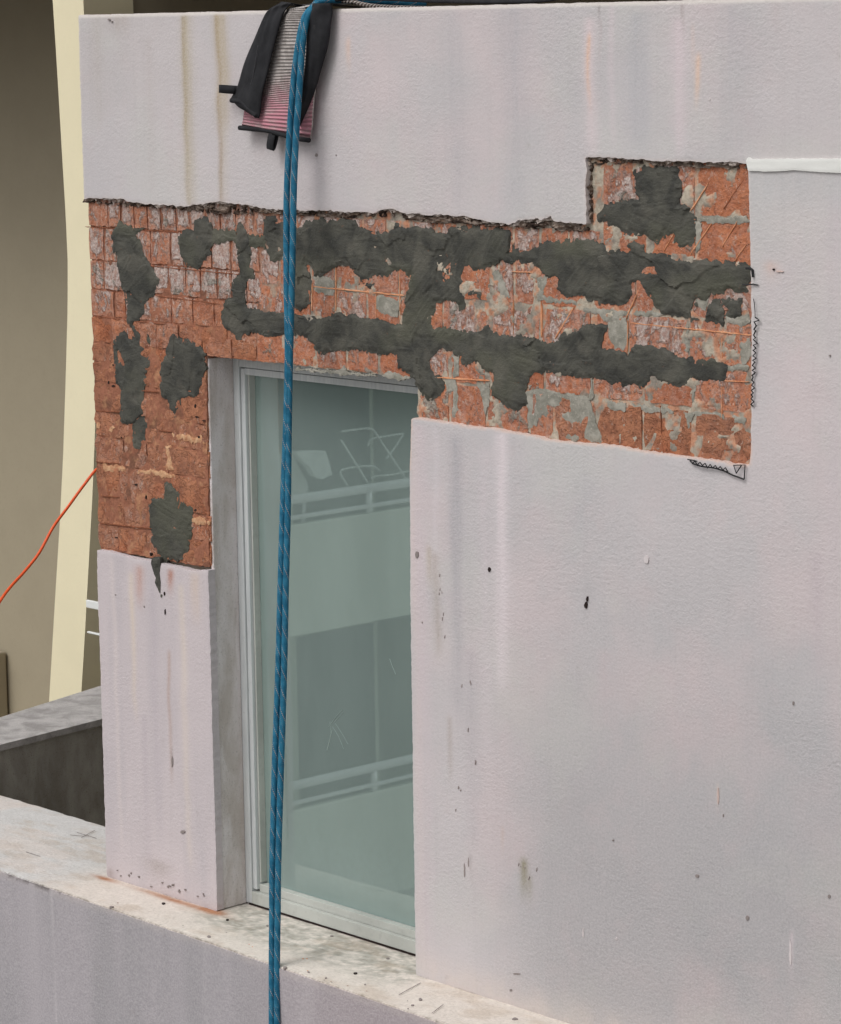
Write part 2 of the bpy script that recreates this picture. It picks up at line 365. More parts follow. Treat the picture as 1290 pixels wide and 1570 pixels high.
PINK, GREY, PALE = lin(192, 186, 187), lin(177, 176, 178), lin(208, 199, 202)
def wx(px, py): return float(U(px, py)[0])
def wz(px, py): return float(U(px, py)[2])
STREAKS = [  # px, y0, y1, half width (m), colour, strength
 (286, 22, 330, .010, (150,130,88), .72), (290, 22, 330, .026, (176,164,138), .55), (337, 18, 330, .009, (138,108,62), .85), (340, 20, 200, .026, (166,148,112), .70), (342, 20, 330, .020, (182,170,150), .45),
 (150, 22, 200, .03, (170,160,150), .3), (180, 20, 60, .05, (160,148,135), .4), (232, 60, 300, .02, (178,168,165), .3),
 (905, 30, 245, .022, (212,196,198), .75), (903, 55, 165, .006, (220,178,146), .75), (918, 0, 34, .003, (110,98,95), .8), (921, 34, 100, .004, (172,158,158), .6), (938, 10, 230, .010, (205,192,196), .5),
 (1042, 30, 245, .022, (208,194,198), .72), (1047, 0, 50, .0035, (135,115,110), .7), (1070, 85, 160, .007, (224,188,160), .7), (1062, 40, 120, .006, (210,188,180), .5), (1190, 0, 60, .02, (190,175,175), .35),
 (535, 60, 110, .009, (222,184,158), .6), (480, 230, 300, .05, (200,188,192), .3), (545, 20, 330, .02, (196,184,188), .35), (700, 20, 330, .03, (170,168,172), .35), (790, 10, 335, .05, (165,165,170), .45),
 (980, 20, 245, .04, (160,163,170), .45), (1130, 10, 245, .06, (160,160,166), .4),
 (768, 665, 1060, .024, (216,205,208), .75), (745, 690, 1160, .022, (200,190,194), .5), (640, 655, 1480, .02, (208,192,190), .6), (700, 670, 1100, .026, (166,163,167), .75), (650, 655, 1490, .028, (200,186,190), .6), (668, 655, 900, .012, (206,198,202), .5),
 (725, 1000, 1300, .03, (172,166,170), .4), (670, 850, 1010, .014, (150,134,118), .42), (660, 840, 900, .009, (165,148,120), .5), (690, 1100, 1200, .010, (160,146,136), .4),
 (803, 1318, 1378, .014, (128,122,92), .8), (812, 1345, 1385, .010, (140,134,112), .5), (770, 1270, 1310, .006, (190,168,156), .5), (722, 1310, 1350, .003, (95,88,85), .7), (1104, 1205, 1245, .004, (196,180,172), .6), (1214, 1430, 1500, .006, (196,184,188), .6),
 (1180, 405, 425, .02, (205,168,150), .6), (1250, 850, 1050, .02, (184,172,176), .5), (1280, 300, 900, .03, (190,182,186), .4),
 (900, 900, 960, .012, (175,170,172), .3), (930, 1000, 1090, .025, (192,176,178), .4), (1240, 262, 330, .25, (176,178,180), .5)]
PSTREAK = [(262, 1000, 1200, .007, (170,138,120), .5), (205, 880, 1100, .012, (212,196,178), .6), (240, 890, 1300, .016, (180,170,176), .5), (285, 900, 1330, .014, (214,200,186), .5), (265, 1150, 1185, .003, (110,98,95), .7),
 (215, 870, 930, .020, (178,122,96), .6), (262, 875, 910, .014, (165,104,76), .75), (300, 880, 960, .02, (205,182,160), .45), (180, 860, 1300, .01, (212,200,196), .4), (225,1100,1330,.014,(176,166,172),.5), (240, 1320, 1350, .06, (140,128,120), .45), (170, 1335,1350,.02,(120,100,90),.5)]
def paint(X, Z, S, base, streaks, seed):
    c = base.copy(); wob = (fbm(X*3, Z*7, seed, 3)-.5)*.02
    for px, y0, y1, hw, rgb, k in streaks:
        xc = wx(px, (y0+y1)/2); za = wz(px, y0); zb = wz(px, y1); nn = fbm(X*70, Z*5, seed+px, 4, .6)
        m = np.exp(-((X-xc-wob)/hw)**2)*sstep(zb-.03, zb+.05, Z)*(1-sstep(za-.01, za+.015, Z))
        m = m*np.clip(.35+1.2*nn, 0, 1.15)*k*np.clip(.6+.5*(Z-zb)/(za-zb+1e-6), .5, 1)
        m = np.clip(m, 0, 1)[..., None]; c = c*(1-m)+lin(*rgb)*m
    return c
def tint_wall(X, Z, S):
    big = fbm(X*2.3+3, Z*1.5, 21, 4); b2 = fbm(X*6, Z*1.3, 31, 4); b3 = fbm(X*11, Z*11, 41, 5, .6)
    g = np.clip((big-.42)*3.4, 0, 1)*.8 + np.clip((b2-.5)*2.4, 0, 1)*.25+np.clip((fbm(X*5, Z*4, 37, 5, .6)-.5)*4, 0, 1)*.35
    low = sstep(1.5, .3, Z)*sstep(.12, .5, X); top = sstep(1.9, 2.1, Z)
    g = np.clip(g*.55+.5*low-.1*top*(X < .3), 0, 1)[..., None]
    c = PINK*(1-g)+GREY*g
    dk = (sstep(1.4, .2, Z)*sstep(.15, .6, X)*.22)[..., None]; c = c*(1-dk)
    e = (np.clip((b3-.55)*3, 0, 1)*.22)[..., None]; c = c*(1-e)+lin(200,180,180)*e
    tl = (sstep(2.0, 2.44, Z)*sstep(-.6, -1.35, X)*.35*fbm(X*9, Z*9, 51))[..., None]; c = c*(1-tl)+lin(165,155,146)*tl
    pk = (np.clip((fbm(X*3+8, Z*2.2, 47, 5, .6)-.5)*5, 0, 1)*.5)[..., None]; c = c*(1-pk)+lin(204, 188, 189)*pk*(1-dk)
    gm = (np.clip((fbm(X*4+5, Z*4, 43, 5, .6)-.5)*5, 0, 1)*.45)[..., None]; c = c*(1-gm)+lin(192, 191, 187)*gm*(1-dk)
    c = paint(X, Z, S, c, STREAKS, 5)
    # faint brush of bare cement near the foot and a grimy line along the very top
    ft = (sstep(.10, .0, Z)*(X > -.01)*.6*fbm(X*20, Z*20, 61))[..., None]; c = c*(1-ft)+lin(206,192,180)*ft
    tp = (sstep(ZTOP-.012, ZTOP-.004, Z))[..., None]*.8; c = c*(1-tp)+lin(220,214,206)*tp
    # chalky new edge where the render was cut
    ed = (sstep(.006, .001, S)*(Z > 1.3)*.6)[..., None]; c = c*(1-ed)+np.where((Z < 1.47)[..., None], lin(216,184,166), lin(206,196,192))*ed
    c = np.clip(c*ALB, 0, .9)
    return rgba(c)
def tint_pier(X, Z, S):
    b2 = fbm(X*14, Z*1.5, 33, 4); g = np.clip((b2-.45)*2, 0, 1)[..., None]
    c = lin(194,184,186)*(1-g)+lin(178,171,175)*g
    c = paint(X, Z, S, c, PSTREAK, 8); c = np.clip(c*ALB, 0, .9); return rgba(c)
def h_stucco(X, Z, S): return .0205+(fbm(X*5, Z*5, 71, 3)-.5)*.004-.0012*sstep(.004, 0, S)
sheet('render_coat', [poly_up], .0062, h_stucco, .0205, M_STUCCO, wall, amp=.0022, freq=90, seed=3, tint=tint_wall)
sheet('render_coat', [poly_pier], .0062, h_stucco, .0205, M_STUCCO, wall, amp=.0022, freq=90, seed=4, tint=tint_pier)

# reveal of the opening, facing right
M_REVEAL = mat_mortar('reveal_render', alb(188, 178, 172), alb(218, 211, 211), alb(150, 144, 142), 14, bd=.004, bs=.7, vert=.35)
bm = bmesh.new(); add_box(bm, (XO-.014, .0225, .002), (XO-.002, .107, ZH-.008), .003)
bm_obj('reveal', bm, M_REVEAL, wall)
bm = bmesh.new(); add_box(bm, (XO-.03, .106, .002), (XO-.0135, .2, ZH-.008))
bm_obj('reveal_back', bm, M_REVEAL, wall)

# broken layered render under the upper coat; its darkest tones paint in gap shadows
rub_lo = c1([(92,112),(160,116),(290,128),(370,132),(450,137),(520,142),(600,152),(680,158),(750,168),(820,170),(900,168),(960,160),(1085,168)]) + \
    c2([(50,106),(150,118),(250,124),(380,120),(500,122),(600,132),(700,144),(780,152),(900,152),(1000,164),(1100,166),(1200,172),(1290,182)]) + \
    c3([(40,384),(120,392),(200,402),(300,404),(372,408),(380,360),(372,300),(376,200),(374,104),(480,102),(600,100),(700,108),(800,118),(900,122),(1000,122),(1072,122)])
rub_lo = [(x, y-4.5) for x, y in rub_lo]
under = XZ([(x, y-6) for x, y in up_edge[:-1]])+list(reversed(XZ(jit([(x+(2.5 if 640 < i_ else 0), y+rj.uniform(.5, 4.0)) for i_, (x, y) in enumerate(up_edge[:-1:3])], 2.0))))
def tint_under(X, Z, S):
    n = fbm(X*40, Z*70, 87, 4, .65); k = np.clip((n-.42)*5, 0, 1)[..., None]; return rgba(np.clip((lin(196,184,176)*(1-k)+lin(112,96,84)*k)*ALB, 0, .9))
sheet('render_base_coat', [under], .0028, lambda X, Z, S: .011+.005*fbm(X*60, Z*90, 88), .0205, M_RUBBLE, wall, amp=.008, freq=70, seed=15, tint=tint_under)
rub = XZ([(x, y-4) for x, y in up_edge[:-1]]) + XZ([(1147, 243)]) + list(reversed(XZ(rub_lo, .015)))
def tint_rub(X, Z, S):
    a = fbm(X*22, Z*95, 81, 4, .65); b = fbm(X*60, Z*90, 91, 4, .7); c = np.zeros(X.shape+(3,))
    cols = [(0, (34,26,22)), (.38, (56,44,38)), (.5, (92,76,66)), (.6, (150,136,126)), (.7, (104,84,70)), (1, (70,54,44))]
    t = a*.6+b*.4; c[:] = lin(*cols[0][1])
    for (t0, q0), (t1, q1) in zip(cols[:-1], cols[1:]):
        k = sstep(t0, t1, t)[..., None]; c = np.where((t >= t0)[..., None], lin(*q0)*(1-k)+lin(*q1)*k, c)
    lt = (sstep(.6, .9, X))[..., None]*.45; c = c*(1-lt)+lin(150,138,126)*lt
    return rgba(np.clip(c*ALB, 0, .9))
sheet('broken_render_edge', [rub], .0028, lambda X, Z, S: .004+.022*fbm(X*22, Z*150, 83, 4, .65)-.012*(fbm(X*60, Z*60, 84) > .6), .026, M_RUBBLE, wall, amp=.005, freq=60, seed=12, tint=tint_rub)

# mortar bed behind and between the bricks
bed = [(XL+.001, .95), (XL-.002, 1.925), (-1.2, 1.94)] + XZ([(x, y) for x, y in up_edge[10:-1]]) + [(1.128, 2.085), (1.128, 1.41)] + XZ(lo_edge[2:-1]) + [(.022, 1.425), (.026, ZH), (XO-.006, ZH), (XO-.014, .955)]
def tint_bed(X, Z, S):
    left = sstep(-.45, -.65, X); low = sstep(1.72, 1.5, Z)*left
    n = fbm(X*18, Z*30, 101, 4, .6); m = fbm(X*55, Z*55, 105, 4, .6)
    cr = lin(178,168,152); gy = lin(140,132,122); og = lin(150,92,68); dk = lin(92,66,52)
    k = np.clip((n-.4)*4, 0, 1)[..., None]; c = cr*(1-k)+gy*k
    l = np.clip(left*.9, 0, 1)[..., None]; kk = (np.clip((n-.5)*4, 0, 1)*.6)[..., None]; cl = og*(1-kk)+dk*kk
    c = c*(1-l)+cl*l
    yl = (np.clip((m-.56)*7, 0, 1)*low*.8)[..., None]; c = c*(1-yl*.6)+lin(190,144,108)*yl*.6
    og2 = (np.clip((m-.5)*6, 0, 1)*(1-left)*.7)[..., None]; c = c*(1-og2)+lin(196,128,92)*og2
    return rgba(np.clip(c*ALB, 0, .9))
def h_bed(X, Z, S):
    left = sstep(-.45, -.65, X); a = fbm(X*16, Z*22, 111, 5, .6); b = fbm(X*45, Z*45, 115, 4, .6)
    low = sstep(1.72, 1.5, Z)*left
    hr = .0116+.0012*np.clip((a-.25)*1.8, 0, 1)+.0012*b+.003*sstep(.64, .70, a)
    hl = .0099-.0020*left*(1-low)+.0044*np.clip((a-.25)*1.8, 0, 1)*(1+.25*left-.12*low)+.0020*b
    return hr*(1-left)+hl*left
sheet('mortar_bed', [bed], .0045, h_bed, .030, M_BED, wall, amp=.004, freq=60, seed=14, tint=tint_bed)

# bricks ------------------------------------------------------------
def brick_mesh(seed, flatness):
    rs = random.Random(seed); nx, nz = 6, 3; vs = []; fs = []
    for i in range(nx+1):
        for j in range(nz+1):
            u_ = i/nx-.5; v_ = j/nz-.5; eg = (i in (0, nx)) or (j in (0, nz)); cn = (i in (0, nx)) and (j in (0, nz))
            y = rs.uniform(-1, 1)*.0010*flatness + (.0006 if eg else 0)+(.0012 if cn else 0)+(rs.random() < .08)*(eg*.004)
            vs.append((u_+(rs.uniform(-.012, .012) if eg else rs.uniform(-.02, .02)), y, v_+(rs.uniform(-.025, .025) if eg else rs.uniform(-.05, .05))))
    k = lambda i, j: i*(nz+1)+j
    for i in range(nx):
        for j in range(nz): fs.append((k(i, j), k(i+1, j), k(i+1, j+1), k(i, j+1)))
    rim = [k(i, 0) for i in range(nx+1)]+[k(nx, j) for j in range(1, nz+1)]+[k(i, nz) for i in range(nx-1, -1, -1)]+[k(0, j) for j in range(nz-1, 0, -1)]
    b0 = len(vs)
    for r_ in rim: vs.append((vs[r_][0]*1.01, .03, vs[r_][2]*1.02))
    m = len(rim)
    for q in range(m): fs.append((rim[q], b0+q, b0+(q+1) % m, rim[(q+1) % m]))
    me = bpy.data.meshes.new('brick'); me.from_pydata(vs, [], fs); me.update(); me.materials.append(M_BRICK)
    me.polygons.foreach_set('use_smooth', [True]*len(me.polygons)); me.set_sharp_from_angle(angle=math.radians(38)); return me
BM = [brick_mesh(s, 1.0) for s in range(8)]; BR = [brick_mesh(100+s, 3.6) for s in range(8)]
def put_brick(x0, x1, z0, z1, pink, grey, brown, rough=False, y=.0155, gap=None):
    gap = gap or (.0085 if x0 > -.62 else .0055)
    b = bpy.data.objects.new('brick', random.choice(BR if rough else BM)); COL.objects.link(b); b.parent = wall
    b.matrix_parent_inverse = Matrix.Translation(-Vector(wall.location))
    b.location = ((x0+x1)/2, y+random.uniform(-.0006, .0008), (z0+z1)/2)
    b.scale = (x1-x0-gap, 1, z1-z0-gap); b.rotation_euler = (random.uniform(-.02, .02), random.uniform(-.008, .008), random.uniform(-.015, .015))
    b.color = (max(0, min(1.2, pink+random.uniform(-.3, .25))), max(0, min(1, grey+random.uniform(-.22, .2))), brown, 1)
    return b
LZ = [1.916, 1.858, 1.766, 1.685, 1.61, 1.537, 1.482, 1.427, 1.344, 1.273, 1.197, 1.098, 1.025, .955]
def run(xs, z0, z1, pink, grey, brown, rough=False, **k):
    for a, b in zip(xs[:-1], xs[1:]): put_brick(a, b, z0, z1, pink, grey, brown, rough, **k)
x0 = XL-.006
L_rows = [
 ([x0,-1.235,-1.175,-1.115,-1.055,-.995,-.93,-.87,-.80,-.74,-.675,-.60], .82, .45, .4),
 ([x0,-1.255,-1.20,-1.12,-1.045,-.955,-.90,-.84,-.78,-.70,-.64,-.58], .92, .35, .2),
 ([x0,-1.26,-1.17,-1.10,-1.035,-.97,-.895,-.83,-.76,-.70,-.635,-.57], .88, .42, .35),
 ([x0,-1.215,-1.165,-1.05,-.96,-.865,-.775,-.715,-.645,-.59], .62, .18, .45),
 ([x0,-1.23,-1.13,-1.03,-.93,-.83,-.72,-.60], .22, .10, .75)]
for i, (xs, pk, gy, br) in enumerate(L_rows):
    run(xs, LZ[i+1], LZ[i]+(.03 if i == 0 else 0), pk, gy, br, rough=i > 3)
P_rows = [[x0,-1.22,-1.10,-.98,-.88,XO-.002], [x0,-1.25,-1.12,-1.0,-.90,XO-.004], [x0,-1.20,-1.08,-.93,XO-.006], [x0,-1.16,-1.04,-.94,XO-.004],
          [x0,-1.19,-1.085,-.99,XO-.002], [x0,-1.215,-1.10,-.985,XO-.008], [x0,-1.20,-1.09,-.99,-.90,XO-.003], [x0,-1.23,-1.1,-.96,XO-.006]]
for i, xs in enumerate(P_rows):
    run(xs, LZ[6+i], LZ[5+i], .20 if i != 4 else .4, .12, .9, rough=True)
R = [2.086, 1.96, 1.848, 1.735, 1.627, 1.530, 1.412]
run([.665,.80,.955,1.128], R[1], R[0], .50, .55, .1); run([.665,.805,.955,1.128], R[2], R[1], .45, .35, .1)
run([-.60,-.52,-.43,-.35,-.26,-.17,-.08,.01,.10,.19,.28,.37,.46,.555,.662], R[2], R[2]+.075, .72, .3, .1)
run([-.58,-.50,-.375,-.281,-.16,-.038,.12,.29,.37,.456,.63,.77,.932,1.128], R[3], R[2], .74, .30, .1)
run([-.59,-.48,-.375,-.281,-.16,-.038,.12,.29,.456,.627,.744,.932,1.03,1.128], R[4], R[3], .62, .42, .05)
run([-.60,-.48,-.36,-.24,-.12,.03,.14,.27,.41,.47,.627,.791,.946,1.128], R[5], R[4], .48, .45, .05)
run([.025,.14,.27,.417,.50], R[6]+.004, R[5], .45, .62, .2)
run([.50,.64,.79,.95,1.128], R[6]-.001, R[5]-.004, .12, .20, .95, rough=True)
# left end of the brickwork at the window head, smeared brick-brown
run([XO,-.70,-.60], ZH-.002, 1.585, .1, .1, .8, rough=True, y=.013)

# saw cuts
def strip(name, pts, wd, mat, hgt=.003, base=.017):
    pts = [Vector((float(q[0]), 0, float(q[2]))) for q in (U(a, b, 1, .014) for a, b in pts)]; bm = bmesh.new(); prev = None
    d = (pts[-1]-pts[0]).normalized(); nn = Vector((-d.z, 0, d.x)); N = max(6, int((pts[-1]-pts[0]).length/.012))
    for i in range(N+1):
        p = pts[0].lerp(pts[-1], i/N); wv = wd*(.55+.5*random.random())*(1 if 0 < i < N else .3); j = nn*random.uniform(-.0006, .0006)
        q = [bm.verts.new((p+j+nn*s*wv/2)+Vector((0, base-h, 0))) for s, h in ((-1, 0), (-.6, hgt), (.6, hgt), (1, 0))]
        if prev: [bm.faces.new((prev[k], prev[k+1], q[k+1], q[k])) for k in range(3)]
        prev = q
    return bm_obj(name, bm, mat, wall)
for a, wd in (([(890,175),(810,300)], .005), ([(905,355),(805,500)], .005), ([(1020,345),(950,460)], .004), ([(1058,450),(1005,525)], .004), ([(290,730),(205,870)], .006), ([(583,640),(522,780)], .005), ([(735,400),(690,480)], .004),
              ([(540,800),(1085,855)], .004), ([(960,1058),(1070,1064)], .004), ([(948,845),(952,960)], .003), ([(950,1070),(950,1230)], .003), ([(147,720),(147,860)], .006), ([(530,790),(528,930)], .004), ([(20,700),(20,850)], .003)):
    strip('saw_cut', c3(a), wd, M_CUT)
for a, wd in (([(1048,160),(958,292)], .005), ([(675,1170),(682,1300)], .003), ([(1000,740),(960,745)], .002)): strip('saw_cut', c3(a), wd, M_CUTD)
for a, wd in (([(240,350),(240,570)], .005), ([(125,430),(122,570)], .005), ([(555,370),(560,590)], .004), ([(440,480),(440,600)], .003), ([(1255,520),(1257,700)], .005), ([(1117,530),(1120,680)], .003), ([(1110,376),(1240,380)], .003), ([(130,450),(578,494)], .005), ([(722,898),(1000,915)], .005)):
    strip('saw_cut', c2(a), wd, M_CUT)
for a in ([(97,218),(560,245)], [(390,410),(860,455)], [(450,560),(760,600)], [(140,660),(300,680)], [(600,300),(600,420)], [(340,685),(490,700)]): strip('joint_line', c1(a), .003, M_CUTD, .0016, .0162)
for a in ([(165,465),(300,470)], [(415,352),(510,362)], [(165,743),(300,752)], [(200,930),(295,936)], [(190,1078),(480,1110)], [(510,570),(580,578)]): strip('joint_line', c4(a), .004, M_CUTD, .003, .0162)
# pale raised mortar blobs between the pier bricks
M_SAND = mat_mortar('sandy_joint', alb(176, 124, 92), alb(206, 166, 130), alb(140, 92, 68), 60)
for q in ([(580,592),(640,588),(700,600),(758,606),(760,640),(700,632),(640,620),(590,615)], [(553,655),(582,655),(582,740),(590,790),(555,785)], [(206,752),(300,765),(330,772),(330,800),(260,795),(206,790)], [(400,780),(500,790),(600,815),(605,840),(520,822),(400,805)], [(690,1055),(720,1048),(790,1060),(790,1088),(730,1085),(692,1080)], [(170,525),(280,560),(250,580),(170,560)]):
    sheet('sandy_joint', [XZ(c4(q), .015)], .003, lambda X, Z, S: .0032+.0014*sstep(0, .006, S)+.003*(fbm(X*60, Z*60, 5)-.5), .0185, M_SAND, wall, amp=.009, freq=70, seed=len(q))
for q in ([(80,1100),(140,1095),(250,1112),(360,1130),(380,1210),(392,1262),(422,1332),(330,1330),(240,1322),(230,1215),(280,1200),(270,1160),(200,1168),(150,1182),(128,1260),(90,1270),(84,1180)],
          [(440,1148),(520,1158),(515,1190),(445,1185)], [(550,1160),(660,1175),(740,1190),(730,1205),(640,1198),(560,1185)], [(1000,1215),(1060,1215),(1055,1255),(1000,1240)], [(330,740),(440,738),(530,752),(660,750),(690,762),(690,775),(520,768),(480,800),(440,795),(400,762),(330,760)],
          [(440,800),(530,770),(530,880),(510,930),(470,905),(450,860)], [(130,600),(150,598),(150,680),(300,705),(300,720),(130,700)], [(840,330),(1060,322),(1075,352),(960,358),(850,350)], [(835,350),(855,350),(855,480),(832,490)], [(795,820),(803,820),(800,930),(782,930)], [(1030,900),(1078,860),(1080,960),(1040,1000),(1030,950)],
          [(965,770),(1060,760),(1080,800),(1040,812),(980,800)], [(975,990),(1070,985),(1070,1010),(975,1014)], [(365,1045),(372,1045),(375,1135),(358,1135)], [(820,1055),(832,1055),(830,1180),(818,1180)], [(780,1195),(960,1205),(960,1232),(900,1222),(830,1212),(800,1270),(785,1265)], [(860,735),(820,700),(830,690),(890,700),(870,740)]):
    sheet('old_mortar', [XZ(c3(q), .015)], .003, lambda X, Z, S: .0032+.0012*sstep(0, .006, S)+.003*(fbm(X*60, Z*60, 5)-.5), .0185, M_OLD, wall, amp=.007, freq=60, seed=len(q))
for q in ([(440,490),(520,500),(560,520),(550,600),(470,590),(440,560)], [(130,400),(190,395),(230,430),(230,490),(140,480)], [(1015,380),(1040,362),(1060,400),(1085,450),(1110,510),(1060,505),(1040,440)], [(1240,400),(1290,395),(1290,420),(1262,510),(1240,520)], [(40,850),(160,862),(260,868),(280,830),(300,868),(440,888),(440,895),(250,882),(40,862)], [(460,890),(500,860),(600,900),(620,905),(560,915)], [(940,930),(1000,925),(1005,1000),(985,1090),(960,980)], [(1185,965),(1250,960),(1290,990),(1290,1100),(1230,1090),(1180,1010)], [(780,905),(840,910),(850,1060),(830,1100),(815,1095),(820,960),(790,965)], [(820,790),(850,790),(850,900),(822,900)]):
    sheet('old_mortar', [XZ(c2(q), .015)], .003, lambda X, Z, S: .0032+.0012*sstep(0, .006, S)+.003*(fbm(X*60, Z*60, 5)-.5), .0185, M_OLD, wall, amp=.007, freq=60, seed=len(q))

# fresh dark mortar ---------------------------------------------------
def h_smear(seed):
    rs = np.random.RandomState(seed)
    def h(X, Z, S):
        x0, x1, z0, z1 = X.min(), X.max(), Z.min(), Z.max(); n = max(3, int((x1-x0)*(z1-z0)/.0080))
        sx = rs.uniform(x0, x1, n); sz = rs.uniform(z0, z1, n); ang = rs.uniform(-.35, .35, n)+np.where(rs.rand(n) < .55, rs.choice([1.5, .8, -.7], n), 0); off = rs.uniform(-1, 1, n); sl = rs.uniform(-1, 1, (n, 2))
        wX = X+(fbm(X*14, Z*14, seed+3)-.5)*.05; wZ = Z+(fbm(X*14, Z*14, seed+4)-.5)*.05
        best = np.full(X.shape, 1e9); idx = np.zeros(X.shape, int)
        for i in range(n):
            d = (wX-sx[i])**2+((wZ-sz[i])*1.7)**2; m = d < best; best[m] = d[m]; idx[m] = i
        dx = X-sx[idx]; dz = Z-sz[idx]; v = -dx*np.sin(ang[idx])+dz*np.cos(ang[idx])
        t = .0016*off[idx]+.034*(sl[idx, 0]*dx+sl[idx, 1]*dz)
        t += .0018*(vnoise(v*330, (dx*np.cos(ang[idx])+dz*np.sin(ang[idx]))*10, seed+5)-.5)*sstep(.35, .55, fbm(X*9, Z*9, seed+6))
        t += .0022*(fbm(X*15, Z*20, seed+7, 5, .6)-.4)+.0018*(fbm(X*80, Z*80, seed+8, 3)-.5)*sstep(.5, .65, fbm(X*8, Z*10, seed+15))+.0014*np.abs(fbm(X*9, Z*22, seed+11, 4)-.5)*2
        e = sstep(0, 1, (S+.012*(fbm(X*45, Z*45, seed+9)-.55))/.012)
        return np.maximum(.0030, .0060+t)*(.50+.50*e)
    return h
def smear(poly, seed, thin=0.0, base=.0185, amp=.0105):
    tn = lambda X, Z, S: rgba(np.repeat(np.clip(thin+.9*np.clip((fbm(X*7, Z*9, seed+40, 4)-.5)*4, 0, 1), 0, 1)[..., None], 3, -1))
    hh = h_smear(seed)
    f = hh if thin < .5 else (lambda X, Z, S: hh(X, Z, S)*.6)
    return sheet('mortar_patch', [XZ(poly, .012)] if not isinstance(poly[0][0], tuple) else [XZ(p, .012) for p in poly], .0030, f, base, M_SMEAR, wall, amp=amp, freq=55, seed=seed, tint=tn)
big_up = c1([(975,185),(995,168),(1030,172),(1060,190)]) + c2([(-60,110),(-10,128),(40,165),(90,120),(180,112),(250,118),(340,122),(350,165),(400,175),(470,180),(520,172),(532,145),(620,150),(700,145),(740,182),(790,190),(802,150),(900,155),(1000,165),(1100,175),(1120,235),(1180,255),(1245,240)]) + \
    c3([(10,462),(60,462),(120,450),(170,430),(220,433),(300,420),(350,415),(400,440),(424,442),(432,478),(470,475),(525,488),(545,462),(528,450),(548,432),(602,448),(605,490),(700,495),(800,522),(900,520),(1000,530),(1050,535),(1088,558),(1085,600),(1052,630),(1062,662),(1030,665),(990,655),(940,660),(880,690),(822,690),(802,740),(802,777),(740,775),(690,758),(665,738),(640,720),(625,690),(600,650),(580,622),(545,625),(545,670),(520,715),(482,730),(440,718),(370,705),(330,690),(290,685),(230,675),(205,640),(210,600),(160,605),(140,572),(100,545),(40,530)]) + \
    c2([(1060,320),(1000,350),(960,380),(930,375),(880,358),(862,400),(872,480),(872,570),(850,575),(838,540),(800,522),(732,532),(730,590),(722,645)])
# stem joins the two arms; the lower arm continues the outline
big_up += c2([(800,655),(900,665),(980,640),(1010,670),(1100,690),(1200,705),(1260,710)]) + \
    c3([(20,850),(60,868),(140,875),(200,875),(240,842),(320,820),(360,808),(440,802),(438,832),(415,870),(420,910),(480,920),(522,935),(560,895),(620,895),(680,910),(740,935),(800,955),(832,935),(880,940),(940,965),(978,1000),(965,1062),(900,1070),(860,1066),(805,1048),(772,1085),(732,1092),(700,1070),(640,1065),(580,1080),(500,1080),(440,1070),(380,1045),(300,1040),(200,1030),(110,1022),(88,1060),(75,1110),(82,1160),(34,1195)]) + \
    c2([(1132,1065),(1060,1045),(1015,1000),(1003,950),(1020,890),(950,850),(920,822),(880,852),(850,802),(810,770),(770,760),(740,765),(710,800),(700,862),(768,912),(776,952),(750,1002),(700,1012),(660,988),(634,925),(605,880),(540,852),(540,790),(480,780),(420,776),(380,770),(300,770),(220,780),(150,775),(130,740),(90,700),(35,680)]) + \
    c1([(1140,755),(1080,765),(1000,756),(910,750),(872,760),(845,795),(832,760),(792,722),(770,682),(770,640),(790,590),(828,562),(815,490),(840,465)]) + \
    c1([(862,440),(850,400),(842,330),(838,205),(862,195),(882,208),(890,250),(908,290),(920,340),(915,400),(930,470),(892,492),(888,560),(892,620),(925,625),(1000,640),(1090,642)]) + \
    c2([(100,600),(180,605),(222,582),(280,580),(350,596),(430,606),(500,625),(532,640),(566,630),(575,560),(582,510),(600,450),(612,395),(560,370),(510,382),(480,402),(430,396),(385,412),(350,432),(330,400),(320,372),(300,342),(250,342),(192,372),(150,402),(128,400),(120,352),(90,330),(100,380),(118,440),(108,530),(92,560),(45,562),(22,520),(0,420)]) + c1([(1095,380),(1040,395),(1010,385),(985,330),(972,250)])
smear(big_up, 201)
s1 = c1([(262,185),(290,200),(330,225),(383,232),(383,245),(345,262),(375,300),(380,320),(390,370),(420,410),(450,440),(462,490),(440,545),(405,570),(390,620),(375,670),(335,692),(322,715),(300,680),(300,620),(290,570),(285,520),(262,470),(255,400),(235,340),(228,280),(240,225)])
s1b = c4([(320,15),(345,60),(362,80),(372,40),(352,0),(380,-10),(400,60),(410,110),(440,160),(470,185),(460,220),(430,260),(440,300),(430,330),(425,430),(430,480),(440,560),(430,620),(405,672),(370,655),(355,545),(305,535),(300,450),(305,350),(270,310),(258,250),(265,190),(255,120),(270,60)])
s3 = c4([(585,35),(640,70),(700,90),(745,120),(765,160),(757,200),(765,240),(740,270),(735,320),(722,375),(640,410),(620,440),(600,510),(575,480),(560,410),(520,385),(512,330),(515,240),(530,180),(555,110),(575,70)])
s4 = c4([(462,870),(480,915),(540,870),(575,850),(600,890),(640,930),(665,960),(690,990),(695,1050),(690,1100),(685,1150),(670,1220),(640,1280),(560,1282),(545,1300),(538,1350),(546,1400),(538,1458),(520,1400),(512,1350),(488,1295),(515,1260),(480,1220),(465,1170),(458,1050),(455,930)])
s2 = c1([(655,175),(690,168),(718,195),(722,250),(725,300),(715,350),(690,390),(655,425),(600,420),(570,370),(555,320),(550,265),(580,240),(625,235),(635,200)])
for i, q in enumerate((s1, s1b, s3, s2)): smear(q, 300+i*20)
smear(s4, 400, base=.0185)
